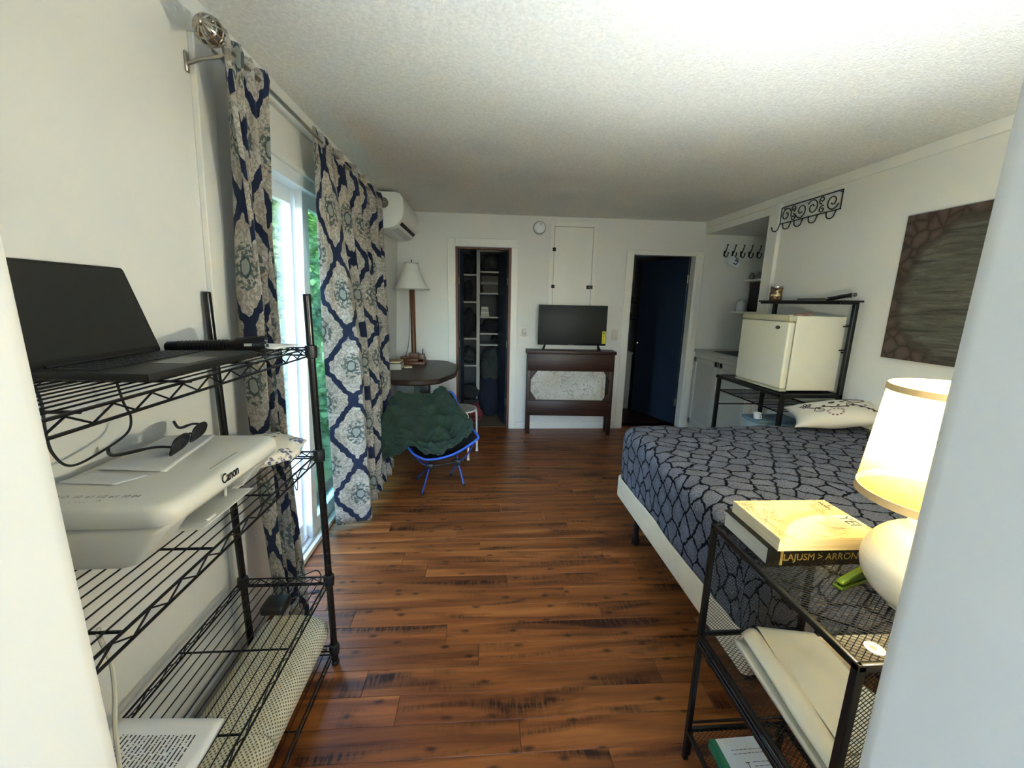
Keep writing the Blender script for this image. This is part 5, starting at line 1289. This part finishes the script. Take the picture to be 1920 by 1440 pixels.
SROT = Matrix.Translation((.99, 4.50, 0)) @ Matrix.Rotation(math.radians(-3.2), 4, 'Z') @ Matrix.Translation((-.99, -4.50, 0))
def tv_stand():
    t = thing('tv_stand', 'narrow dark brown wooden stand with open middle under the television', 'stand', (.99, 4.53, 0))
    x0, x1, yf, yb = .500, 1.482, 4.452, 4.625
    def part(name, *a, m=STAND_WOOD, bev=.003, parent=t):
        bm = B(); box(bm, *a, bev, 2); xf(bm, SROT); return obj(name, bm, m, parent, True)
    part('top', x0 - .015, x1 + .012, yf - .015, yb + .01, .935, .972)
    part('upper_panel', x0 + .006, x1 - .006, yf, yf + .018, .742, .935); part('lower_panel', x0 + .012, x1 - .012, yf, yf + .018, .222, .402); part('lower_rail', x0 + .03, x1 - .03, yf - .004, yf + .004, .395, .410)
    part('back_panel', x0 + .006, x1 - .006, yb - .018, yb, .742, .935); 
    for x in (x0, x1 - .045):
        part('leg', x, x + .045, yf + .002, yf + .047, 0, .935, m=STAND_WOOD_V); part('leg', x, x + .045, yb - .045, yb, 0, .935, m=STAND_WOOD_V); part('side_panel', x + .012, x + .028, yf + .03, yb - .03, .742, .935); part('side_stretcher', x + .012, x + .03, yf + .03, yb - .03, .25, .40)
    for sx, x in ((1, x0 + .044), (-1, x1 - .044)):
        for sz, z in ((-1, .743), (1, .401)):
            bm = B(); prism(bm, [(x, z), (x + sx * .075, z), (x, z + sz * .105)], yf + .004, yf + .016, 'y'); xf(bm, SROT); obj('corner_brace', bm, STAND_WOOD, t)
tv_stand()
def m_map():
    k = N('printed_map'); v = k.coord(); n = k.noise(v, 7, 4, .6, .5)
    l1 = k.ramp(k.math('ABSOLUTE', k.math('SUBTRACT', n, .5)), [(0, (255, 255, 255)), (.018, (0, 0, 0))]); l2 = k.ramp(k.vor(v, 26, 'DISTANCE_TO_EDGE', 1), [(.0, (255, 255, 255)), (.05, (0, 0, 0))])
    tx = k.ramp(k.noise(k.mapping(v, (2, 1, 6)), 45, 2, .7), [(.56, (0, 0, 0)), (.62, (255, 255, 255))])
    c = k.ramp(k.noise(v, 5, 3), [(.35, (186, 182, 170)), (.65, (208, 206, 200))]); c = k.mix(k.math('MULTIPLY', l1, .7), c, sc((110, 104, 98))); c = k.mix(k.math('MULTIPLY', l2, .3), c, sc((120, 112, 104))); c = k.mix(k.math('MULTIPLY', tx, .45), c, sc((120, 116, 112)))
    k.base(c); k.pr(.7, 0, .3); return k.m
def paper_map():
    t = thing('paper_map', 'pale printed map standing inside the open middle of the television stand', 'map', (.97, 4.48, .41))
    bm = B(); box(bm, .548, 1.392, 4.474, 4.478, .403, .748); xf(bm, SROT); obj('map_sheet', bm, m_map(), t)
    bm = B(); box(bm, .56, 1.38, 4.4785, 4.484, .403, .742); xf(bm, SROT); obj('backing_board', bm, plain('map_backing', (120, 104, 84), .8), t)
    bm = B()
    for i, x in enumerate((1.352, 1.362, 1.374)): box(bm, x, x + .0022, 4.4732, 4.4745, .42, .735)
    xf(bm, SROT); obj('map_border', bm, plain('map_ink', (96, 92, 90), .7), t)
paper_map()
def tv():
    t = thing('television', 'flat black television on splayed feet with yellow label on its bezel', 'television', (.99, 4.51, .972))
    x0, x1, z0, z1 = .612, 1.374, 1.032, 1.472; BK = plain('tv_bezel', (20, 20, 20), .3, var=.05, spec=.5)
    def part(name, *a, m=BK, bev=.003, parent=t):
        bm = B(); box(bm, *a, bev, 2); xf(bm, SROT @ Matrix.Rotation(0, 4, 'Z')); return obj(name, bm, m, parent, True)
    b = part('housing', x0, x1, 4.49, 4.515, z0, z1); part('rear_bulge', x0 + .1, x1 - .1, 4.513, 4.56, z0 + .02, z0 + .28, bev=.012)
    part('screen', x0 + .008, x1 - .008, 4.4885, 4.4905, z0 + .020, z1 - .008, m=plain('tv_screen', (30, 31, 29), .5, var=.02, spec=.35), bev=.0005, parent=b)
    part('logo_plate', .955, 1.02, 4.488, 4.4895, z0 + .004, z0 + .012, m=plain('tv_logo', (88, 88, 86), .4), bev=0, parent=b)
    for x, s in ((x0 + .075, -1), (x1 - .075, 1)):
        bm = B(); tube(bm, [(x - s * .01, 4.505, z0 + .004), (x + s * .012, 4.455, .976)], .010, 8); tube(bm, [(x - s * .01, 4.505, z0 + .004), (x + s * .012, 4.565, .976)], .010, 8); tube(bm, [(x + s * .012, 4.455, .977), (x + s * .012, 4.44, .977)], .006, 6); xf(bm, SROT); obj('foot', bm, BK, t, True)
    lb = part('energy_label', x1 - .046, x1 - .006, 4.4875, 4.4883, z0 + .022, z0 + .160, m=plain('label_yellow', (226, 214, 40), .6), bev=0)
    rnd = random.Random(4); bm = B()
    for i in range(9):
        z = z0 + .034 + i * .013; box(bm, x1 - .042, x1 - .042 + rnd.uniform(.014, .032), 4.4868, 4.4876, z, z + (.010 if i == 8 else .004))
    xf(bm, SROT); obj('label_print', bm, bpy.data.materials['printed_black'], lb)
tv()

# ------------------------------------------------------------------ doors and the closet
def bath_door():
    root = struct_root('door_2'); hx, hy, ex, ey = 2.424, 4.80, 2.135, 5.50; L = math.hypot(ex - hx, ey - hy); ang = math.atan2(ey - hy, ex - hx)
    M4 = Matrix.Translation((hx, hy, 0)) @ Matrix.Rotation(ang, 4, 'Z')
    bm = B(); box(bm, 0, L, -.018, .018, .02, 2.045, .002); xf(bm, M4); obj('door_leaf', bm, NAVY_DOOR, root)
    bm = B(); lathe(bm, [(.012, 0), (.012, .03), (.026, .04), (.028, .055), (.018, .066), (0, .068)], 18, cap=False); xf(bm, M4 @ Matrix.Translation((L - .065, .018, .98)) @ Matrix.Rotation(-PI / 2, 4, 'X')); obj('door_knob', bm, CHROME, root, True)
    for z in (1.80, .3):
        bm = B(); tube(bm, [M4 @ Vector((-.006, .022, z - .045)), M4 @ Vector((-.006, .022, z + .045))], .007, 10); box(bm, 0, .03, .0175, .0195, z - .045, z + .045, .001, 1, M4); obj('hinge', bm, NICKEL, root, True)
bath_door()
def closet_doors():
    for n, hx, ex, ey in (('door_3', -.276, -.245, 5.02), ('door_4', .282, .193, 5.26)):
        root = struct_root(n); hy = 4.80; L = math.hypot(ex - hx, ey - hy); M4 = Matrix.Translation((hx, hy, 0)) @ Matrix.Rotation(math.atan2(ey - hy, ex - hx), 4, 'Z')
        bm = B(); box(bm, 0, L, -.014, .014, .02, 2.055, .002); xf(bm, M4); obj('door_leaf', bm, NAVY_DOOR, root)
        bm = B(); box(bm, L - .002, L + .002, -.013, .013, .022, 2.053); xf(bm, M4); obj('edge_strip', bm, plain('door_edge_lit', (70, 82, 96), .4), root)  # lighter navy paints in the light caught on the leaf's edge
        bm = B()
        for z in (.3, 1.0, 1.72): tube(bm, [(hx, hy - .006, z - .04), (hx, hy - .006, z + .04)], .006, 8)
        obj('hinge', bm, NICKEL, root, True)
closet_doors()
def closet():
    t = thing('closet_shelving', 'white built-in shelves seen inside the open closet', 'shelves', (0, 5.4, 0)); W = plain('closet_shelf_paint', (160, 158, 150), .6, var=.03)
    def part(name, *a):
        bm = B(); box(bm, *a, .002); return obj(name, bm, W, t)
    part('divider', -.082, -.040, 5.20, 5.64, .0, 2.20)
    for z in (1.82, 1.49, 1.034, .685): part('shelf_board', -.645, -.082, 5.205, 5.64, z - .02, z)
    for z in (2.11, 1.86, 1.598, 1.306, 1.098, .956): part('shelf_board', -.040, .615, 5.205, 5.64, z - .02, z)
    DK = plain('dark_cloth', (20, 20, 24), .9, var=.3, scale=14, bump=.3, bscale=25); NV = plain('navy_cloth', (20, 26, 42), .9, var=.3, scale=14, bump=.3, bscale=25); GY = plain('charcoal_cloth', (44, 46, 46), .9, var=.4, scale=12, bump=.3, bscale=25); RD = plain('patterned_cloth', (110, 46, 52), .9, var=.8, scale=22); PK = plain('pale_pink_cloth', (176, 150, 146), .9, var=.3, scale=20)
    def bag(name, label, c, r, m, seed, floor, amp=.25, cat='bag', extra=None):
        tt = thing(name, label, cat, (c[0], c[1], floor)); bm = B(); blob(bm, c, r, amp, seed, 3, 1.8, floor=floor + .001); obj('cloth_body', bm, m, tt, True, sharp=180)
        bm = B(); tube(bm, curve_pts([(c[0] - r[0] * .4, c[1] - r[1] * .7, c[2] + r[2] * .5), (c[0] - r[0] * .2, c[1] - r[1] * 1.15, c[2] + r[2] * .2), (c[0] + r[0] * .3, c[1] - r[1] * .95, c[2] - r[2] * .1)], 6), .008, 6); obj('strap', bm, m, tt, True)
    bag('cloth_bag', 'dark bag on the highest shelf in the narrow closet bay', (-.19, 5.36, 1.945), (.10, .14, .12), DK, 1, 1.82); bag('cloth_bag', 'dark helmet-shaped bag on the highest shelf of the wide closet bay', (.10, 5.38, 1.97), (.115, .14, .105), GY, 2, 1.86)
    bag('cloth_bag', 'tall dark speckled garment on the second narrow closet shelf', (-.19, 5.34, 1.625), (.06, .12, .13), DK, 3, 1.49); bag('backpack', 'big black backpack leaning in the narrow closet bay', (-.19, 5.32, 1.225), (.10, .13, .18), DK, 4, 1.034, .2)
    bag('cloth_bag', 'dark leafy patterned cloth heap on the low narrow closet shelf', (-.17, 5.34, .80), (.085, .13, .115), GY, 5, .685, .4); bag('cloth_bag', 'black soft bag on the wide closet shelf under the books', (.10, 5.36, 1.185), (.13, .14, .085), DK, 6, 1.098); bag('cloth_bag', 'small dark pouch on the shelf near the closet door leaf', (.16, 5.36, 1.02), (.06, .12, .055), DK, 7, .956)
    bag('hanging_coat', 'charcoal coat bundle below the wide closet shelves', (.11, 5.30, .66), (.14, .13, .26), GY, 8, .40, .3, 'coat'); bag('laundry_sack', 'tall navy cloth sack on the closet floor', (.08, 5.26, .26), (.15, .16, .30), NV, 9, .004, .15, 'sack')
    bag('cloth_bag', 'dark cloth bundle on the closet floor below the narrow bay', (-.16, 5.20, .33), (.12, .15, .10), GY, 10, .24, .3); bag('cloth_heap', 'red patterned cloth heap on the closet floor', (-.10, 5.02, .10), (.10, .10, .13), RD, 12, .004, .4, 'clothes'); bag('cloth_heap', 'pale pink cloth heap beside the red cloth in the closet', (-.205, 5.04, .08), (.04, .07, .10), PK, 13, .004, .4, 'clothes')
    tt = thing('crate', 'dark storage crate holding up the cloth bundle on the closet floor', 'crate', (-.16, 5.22, 0)); bm = B(); box(bm, -.30, -.05, 5.14, 5.45, .005, .24, .005); obj('body', bm, plain('crate_grey', (52, 50, 48), .7), tt)
    tt = thing('storage_bin', 'brown storage bin on the second wide closet shelf', 'bin', (.09, 5.36, 1.598)); bm = B(); loft(bm, [[(p[0], p[1], z) for p in rrect(.09 - w, .09 + w, 5.36 - w2, 5.36 + w2, .02, 3)] for w, w2, z in ((.10, .12, 1.5985), (.118, .135, 1.80))]); obj('body', bm, plain('bin_brown', (66, 58, 48), .7, var=.2, scale=20), tt); bm = B(); box(bm, -.032, .212, 5.222, 5.50, 1.70, 1.735, .004); obj('rim', bm, plain('bin_rim', (96, 94, 88), .6), tt)
    COVERS = [(170, 164, 148), (188, 180, 160), (150, 148, 140), (180, 174, 156)]
    for i, cc in enumerate(COVERS):
        lab = ('lowest', 'second', 'third', 'topmost')[i] + ' pale book of the stack on the wide closet shelf'
        bt = thing('closet_book', lab, 'book', (.02, 5.3, 1.306 + i * .03), 'books stacked in the closet'); z = 1.3065 + i * .030
        bm = B(); box(bm, -.030 + .003 * i, .075 - .004 * i, 5.21, 5.40, z, z + .029, .002); obj('cover', bm, plain('book_cloth', cc, .7), bt); bm = B(); box(bm, -.027 + .003 * i, .078 - .004 * i, 5.214, 5.396, z + .004, z + .025); obj('pages', bm, PAGES_WHITE, bt)
    bt = thing('black_case', 'small black case on top of the closet book stack', 'case', (.02, 5.28, 1.427)); bm = B(); box(bm, -.02, .04, 5.22, 5.34, 1.4275, 1.455, .008, 2); obj('body', bm, BLACK_PLASTIC, bt, True)
closet()
def bathroom_bits():
    t = thing('white_cabinet', 'pale cabinet just inside the bathroom doorway', 'cabinet', (1.93, 5.8, 0)); bm = B(); box(bm, 1.72, 2.12, 5.62, 6.0, 0, .80, .006, 2); obj('body', bm, plain('bath_cabinet', (150, 150, 150), .5), t, True); bm = B(); box(bm, 1.71, 2.13, 5.61, 6.02, .80, .825, .004); obj('top', bm, plain('bath_top', (166, 166, 164), .4), t)
    t = thing('bathroom_shelf', 'dark two tier wall shelf inside the bathroom', 'shelf', (1.95, 6.2, 1.5))
    for z in (1.27, 1.52):
        bm = B(); box(bm, 1.6, 2.3, 6.1, 6.298, z - .012, z, .001); obj('shelf_board', bm, BLACK_METAL, t)
    bm = B(); tube(bm, [(2.22, 6.285, 1.2), (2.22, 6.285, 1.6)], .008, 6); tube(bm, [(1.7, 6.285, 1.2), (1.7, 6.285, 1.6)], .008, 6); obj('upright', bm, BLACK_METAL, t)
    for i, (z, lab) in enumerate(((1.27, 'small dark bottle on the lower bathroom shelf'), (1.52, 'small dark bottle on the upper bathroom shelf'))):
        bt = thing('bottle', lab, 'bottle', (2.26, 6.2, z), 'bottles in the bathroom'); bm = B(); lathe(bm, [(0, 0), (.028, 0), (.03, .01), (.03, .08), (.012, .10), (.012, .125), (0, .125)], 14, (2.25, 6.2, z + .0005), cap=False); obj('body', bm, BLACK_PLASTIC, bt, True); bm = B(); lathe(bm, [(.013, .11), (.013, .13), (0, .13)], 12, (2.25, 6.2, z + .0005), cap=False); obj('cap', bm, NICKEL, bt, True)
bathroom_bits()

# ------------------------------------------------------------------ round table corner
TZ = .828
def pedestal_table():
    t = thing('pedestal_table', 'dark wood table with clipped corners on a square pedestal', 'table', (-.61, 4.03, 0))
    def outline(k):
        cx, cy, hx, hy = -.60, 4.03, .345 * k + .0, .615 * k; pts = []
        ctrl = [(1, .42), (.62, .86), (.30, .985), (-.05, 1), (-.45, .97), (-.75, .84), (-.93, .5), (-.97, .2)]
        full = ctrl + [(-.97, -.2), (-.93, -.5), (-.75, -.84), (-.45, -.97), (-.05, -1), (.30, -.985), (.66, -.86), (1, -.36)]
        return [(cx + a * hx, cy + b * hy) for a, b in full]
    bm = B(); loft(bm, [[(p[0], p[1], z) for p in outline(k)] for k, z in ((.955, TZ - .052), (.985, TZ - .046), (1.0, TZ - .036), (1.0, TZ - .006), (.99, TZ))]); obj('table_top', bm, TABLE_WOOD, t, True, sharp=35)
    bm = B(); box(bm, -.672, -.528, 3.96, 4.10, .06, TZ - .05, .01, 2); obj('pedestal', bm, STAND_WOOD_V, t, True)
    bm = B(); box(bm, -.84, -.36, 3.98, 4.08, .0, .065, .012, 2); box(bm, -.65, -.55, 3.70, 4.36, .0, .063, .012, 2); obj('base_foot', bm, STAND_WOOD, t, True)
pedestal_table()
def post_lamp():
    x, y = -.732, 4.372; t = thing('post_lamp', 'tall unlit lamp with white bell shade and stepped wooden base', 'lamp', (x, y, TZ))
    def part(name, boxes):
        bm = B()
        for b in boxes: box(bm, *b, .005, 2)
        return obj(name, bm, LAMP_WOOD, t, True)
    part('base', [(x - .14, x + .13, y - .11, y + .11, TZ + .001, TZ + .03), (x - .115, x + .115, y - .09, y + .09, TZ + .03, TZ + .06), (x - .125, x - .06, y - .10, y - .03, TZ + .06, TZ + .085), (x + .05, x + .12, y - .09, y - .02, TZ + .03, TZ + .11), (x - .05, x + .05, y - .05, y + .05, TZ + .06, TZ + .115)])
    bm = B(); lathe(bm, [(.026, TZ + .11), (.026, 1.63), (.018, 1.64), (.018, 1.68), (0, 1.68)], 16, (x, y, 0)); obj('post', bm, LAMP_WOOD, t, True)
    bm = B(); tube(bm, [(x + .10, y - .05, TZ + .11), (x + .10, y - .05, TZ + .165)], .005, 8); tube(bm, [(x, y, 1.86), (x, y, 1.885)], .004, 8); bmesh.ops.create_icosphere(bm, subdivisions=1, radius=.008, matrix=Matrix.Translation((x, y, 1.889))); obj('finial', bm, DARK_IRON, t, True)
    SH = plain('white_fabric_shade', (226, 224, 214), .85, var=.02); bm = B(); prof = []
    for i in range(9): q = i / 8; prof.append((.070 + .108 * (q ** 1.5), 1.862 - .265 * q))
    for i in range(8, -1, -1): q = i / 8; prof.append((.068 + .108 * (q ** 1.5), 1.862 - .265 * q))
    lathe(bm, prof, 32, (x, y, 0), cap=False); sh = obj('lamp_shade', bm, SH, t, True, sharp=60)
    bm = B(); lathe(bm, [(.177, 1.597), (.1795, 1.597), (.178, 1.609), (.175, 1.609)], 32, (x, y, 0), cap=False); lathe(bm, [(.069, 1.853), (.0725, 1.853), (.0715, 1.864), (.068, 1.864)], 32, (x, y, 0), cap=False); obj('shade_trim', bm, plain('shade_trim_grey', (190, 188, 180), .8), sh, True)
    bm = B(); [tube(bm, [(x, y, 1.84), (x + .069 * math.cos(a), y + .069 * math.sin(a), 1.855)], .002, 6) for a in (.5, 2.6, 4.7)]; obj('spider', bm, DARK_IRON, t)
    bm = B(); tube(bm, curve_pts([(x - .028, y - .012, 1.60), (x - .030, y - .02, 1.35), (x - .040, y - .03, 1.1), (x - .060, y - .04, .98), (x - .085, y - .06, .90)], 6), .003, 6); obj('cord', bm, BLACK_PLASTIC, t, True)
post_lamp()
t, M4 = book_block('thick_book', 'thick book with white page edges on the pedestal table', Vector((-.925, 3.92, TZ + .001)), (1, .05, 0), .145, .20, .062, plain('tan_cover', (120, 92, 66), .6), PAGES_WHITE, 'none', hard=True, group='books on the pedestal table')
t, M4 = book_block('thin_book', 'thin tan book on top of the thick one', Vector((-.92, 3.96, TZ + .064)), (1, .0, 0), .12, .17, .016, plain('tan_paper_cover', (150, 122, 84), .7), PAGES_CREAM, 'none', group='books on the pedestal table')
t, M4 = book_block('note_pad', 'small tan notepad between the books and the lamp base', Vector((-.775, 4.05, TZ + .001)), (1, .3, 0), .075, .11, .014, plain('pad_tan', (168, 138, 86), .7), PAGES_CREAM, 'none', cat='notepad')
cable('lamp_cord', 'thin black cord hanging below the pedestal table edge', [(-.86, 4.60, TZ - .06), (-.80, 4.58, .70), (-.79, 4.57, .60), (-.77, 4.59, .50), (-.76, 4.60, .30), (-.78, 4.61, .02)], .003, BLACK_PLASTIC, 6, 'cord')

def stool():
    cx, cy, z, R = -.225, 3.86, .472, .165; t = thing('round_stool', 'round stool with grey top and white tube legs behind the camp chair', 'stool', (cx, cy, 0)); WM = plain('white_tube', (224, 222, 214), .35)
    k = N('grey_terrazzo_seat'); k.base(k.ramp(k.vor(k.coord(), 60), [(.2, (150, 150, 146)), (.5, (176, 174, 168)), (.8, (120, 120, 118))])); k.pr(.5)
    bm = B(); lathe(bm, [(0, z - .012), (R - .006, z - .012), (R - .003, z - .006), (R - .006, z), (0, z)], 40, (cx, cy, 0), cap=False); obj('seat', bm, k.m, t, True)
    bm = B(); tube(bm, [(cx + R * math.cos(a), cy + R * math.sin(a), z - .008) for a in [2 * PI * i / 40 for i in range(40)]], .009, 8, True); obj('seat_rim', bm, WM, t, True)
    for a in (-1.06, .42, 1.99, 3.56):
        d = Vector((math.cos(a), math.sin(a), 0)); c = Vector((cx, cy, 0)); bm = B(); pts = curve_pts([c + d * .10 + Vector((0, 0, z - .018)), c + d * (R - .02) + Vector((0, 0, z - .022)), c + d * (R + .012) + Vector((0, 0, z - .05)), c + d * (R + .018) + Vector((0, 0, .25)), c + d * (R + .022) + Vector((0, 0, .012))], 6); tube(bm, pts, .0105, 10); l = obj('leg', bm, WM, t, True)
        bm = B(); e = c + d * (R + .022); lathe(bm, [(.013, 0), (.013, .02), (.0106, .022)], 12, (e.x, e.y, 0)); obj('foot_cap', bm, WM, l, True)
stool()

def camp_chair():
    t = thing('camp_chair', 'folding camp chair with blue tube frame and black sling', 'chair', (-.36, 3.18, 0)); BL = plain('blue_anodised', (44, 78, 168), .35, .4, var=.1, scale=30); NB = plain('blue_rim_tape', (48, 92, 190), .6, var=.08); SL = plain('black_sling', (16, 18, 20), .9, var=.2, scale=60, bump=.2, bscale=400)
    FL, FR = Vector((-.56, 2.99, .385)), Vector((-.035, 3.06, .43)); BR, BL_ = Vector((-.285, 3.44, .735)), Vector((-.70, 3.27, .735))
    rim = curve_pts([FL, (-.50, 2.965, .335), (-.40, 2.958, .305), (-.22, 2.99, .335), FR + Vector((-.02, -.005, -.01)), FR + Vector((.0, .03, .02)), (-.095, 3.20, .49), (-.195, 3.36, .61), BR + Vector((.03, -.01, -.02)), BR + Vector((-.03, .01, -.02)), (-.48, 3.37, .63), BL_ + Vector((0, 0, -.05)), (-.69, 3.20, .60), (-.655, 3.08, .50)], 6, True)
    bm = B(); tube(bm, rim, .0085, 8, True); r0 = obj('rim_tape', bm, NB, t, True)
    c = Vector((-.345, 3.13, .245)); bm = B(); n = len(rim)
    def fn(a, b):
        p = rim[round(a * n) % n]; q = 1 - b; f = Vector((c.x + (p.x - c.x) * q, c.y + (p.y - c.y) * q, 0)); f.z = c.z + (p.z - c.z) * (q ** 1.9); return f
    sheet(bm, fn, n, 10, None, True); o = obj('sling_seat', bm, SL, t, True, sharp=180); md = o.modifiers.new('cloth', 'SOLIDIFY'); md.thickness = .003
    HUB1, HUB2 = Vector((-.42, 3.10, .19)), Vector((-.20, 3.19, .19))
    bm = B(); tube(bm, [HUB1, HUB2], .010, 8); box(bm, -.03, .03, -.02, .02, -.025, .025, .006, 2, Matrix.Translation(HUB1)); box(bm, -.03, .03, -.02, .02, -.025, .025, .006, 2, Matrix.Translation(HUB2)); obj('hub', bm, BLACK_PLASTIC, t, True)
    for h, f in ((HUB1, (-.463, 2.972, 0)), (HUB2, (-.150, 3.130, 0)), (HUB1, (-.545, 3.25, 0)), (HUB2, (-.27, 3.33, 0))):
        f = Vector(f); bm = B(); tube(bm, [h, f + Vector((0, 0, .025))], .0075, 8); l = obj('leg', bm, BL, t, True); bm = B(); tube(bm, [f + (h - f) * .14, f + Vector((0, 0, .010))], .011, 8); bmesh.ops.create_icosphere(bm, subdivisions=2, radius=.0125, matrix=Matrix.Translation(f + Vector((0, 0, .0125)))); obj('rubber_foot', bm, BLACK_PLASTIC, l, True)
    for h, e in ((HUB1, FL + Vector((.01, .02, -.01))), (HUB2, FR + Vector((-.02, .02, -.02))), (HUB1, BL_ + Vector((.01, .03, -.03))), (HUB2, BR + Vector((-.01, .03, -.03)))):
        bm = B(); m = (h + e) / 2 + Vector((0, .0, -.035)); tube(bm, curve_pts([h, m, e], 8), .007, 8); obj('seat_pole', bm, BL, t, True)
camp_chair()
def blanket():
    C = [[(-.755, 3.10, .60), (-.69, 3.22, .760), (-.50, 3.40, .715), (-.36, 3.45, .765), (-.29, 3.41, .71)],
         [(-.765, 2.99, .60), (-.675, 3.10, .690), (-.47, 3.27, .575), (-.29, 3.31, .575), (-.17, 3.27, .595)],
         [(-.765, 2.94, .50), (-.640, 3.00, .545), (-.44, 3.13, .440), (-.26, 3.18, .430), (-.080, 3.17, .535)],
         [(-.755, 2.92, .40), (-.605, 2.955, .455), (-.43, 3.02, .385), (-.26, 3.06, .390), (-.090, 3.09, .475)],
         [(-.735, 2.915, .31), (-.590, 2.935, .385), (-.42, 2.955, .345), (-.27, 2.985, .365), (-.135, 3.035, .425)]]
    C = [[Vector(p) for p in r] for r in C]
    rg = lambda q, k_: (1 - abs(mnoise.noise(q * k_)) * 2) ** 2          # ridged creases
    def cr(P, t):
        k = len(P) - 1; i = min(int(t * k), k - 1); f = t * k - i; p0, p1, p2, p3 = P[max(i - 1, 0)], P[i], P[i + 1], P[min(i + 2, k)]
        return .5 * ((2 * p1) + (p2 - p0) * f + (2 * p0 - 5 * p1 + 4 * p2 - p3) * f * f + (3 * p1 - p0 - 3 * p2 + p3) * f ** 3)
    def fn(u, v):
        p = cr([cr(r, u) for r in C], v); w = math.hypot(u - .62, v - .55)
        h = .040 * mnoise.noise(Vector((u * 4, v * 4, 1))) + .030 * mnoise.noise(Vector((u * 9, v * 8, 7))) + .012 * mnoise.noise(Vector((u * 19, v * 17, 3)))
        h += .036 * math.sin(w * 30 + 3 * mnoise.noise(Vector((u * 3, v * 3, 2)))) * math.exp(-((w - .18) / .16) ** 2)      # folds curling round the hollow
        h += .030 * abs(math.sin(u * 13 + v * 7)) * v
        h += .030 * rg(Vector((u * 1.0, v * 1.3, 3)), 4.5) + .012 * rg(Vector((u + 4, v, 3)), 11)
        h -= .02
        e = min(u, v, 1 - u, 1 - v); return p + Vector((.0, -.35 * h, h + .012))
    bm = B(); sheet(bm, fn, 110, 90)
    o = obj('fleece_blanket', bm, plain('green_fleece', (34, 54, 41), .95, var=.35, scale=9, bump=.5, bscale=260, sheen=.08, bdist=.003), smooth=True, label='dark green fleece blanket thrown over the blue camp chair', cat='blanket', sharp=180)
    md = o.modifiers.new('pile', 'SOLIDIFY'); md.thickness = .012; md.offset = 1
blanket()

def air_conditioner():
    y0, y1 = 3.72, 4.52; t = thing('air_conditioner', 'white wall mounted air conditioner in the far corner by the curtain', 'air conditioner', (-.80, 4.1, 2.2))
    body = [(-.908, 2.385), (-.745, 2.385), (-.705, 2.372), (-.682, 2.335), (-.678, 2.24), (-.690, 2.175), (-.74, 2.115), (-.80, 2.092), (-.912, 2.085)]
    bm = B(); prism(bm, body, y0, y1, 'y', .014, 3); obj('housing', bm, plain('conditioner_white', (232, 230, 220), .3, var=.01), t, True, sharp=50)
    bm = B(); prism(bm, [(-.744, 2.384), (-.704, 2.373), (-.679, 2.335), (-.674, 2.24), (-.688, 2.172), (-.690, 2.176), (-.679, 2.24), (-.683, 2.335), (-.706, 2.370), (-.744, 2.381)], y0 + .004, y1 - .004, 'y'); obj('front_panel', bm, plain('conditioner_panel', (236, 234, 226), .22, var=.01), t, True, sharp=50)
    def strip(name, pa, pb, th, m):
        p, q = Vector((pa[0], 0, pa[1])), Vector((pb[0], 0, pb[1])); n_ = Vector((p.z - q.z, 0, -(p.x - q.x))).normalized() * .0035
        if n_.z > 0: n_ = -n_
        bm = B(); vs = [bm.verts.new((r.x + n_.x, y, r.z + n_.z)) for r, y in ((p, y0 + .07), (p, y1 - .05), (q, y1 - .05), (q, y0 + .07))]; bm.faces.new(vs)
        o = obj(name, bm, m, t); md = o.modifiers.new('d', 'SOLIDIFY'); md.thickness = th; md.offset = 0
    strip('air_outlet', (-.706, 2.156), (-.726, 2.132), .003, plain('outlet_dark', (14, 14, 14), .8)); strip('louver', (-.744, 2.1135), (-.796, 2.0935), .004, plain('louver_white', (206, 204, 194), .4))
    bm = B(); box(bm, -.922, -.90, y0 + .04, y1 - .04, 2.12, 2.36, .002); obj('back_plate', bm, WHITE_VINYL, t)
air_conditioner()
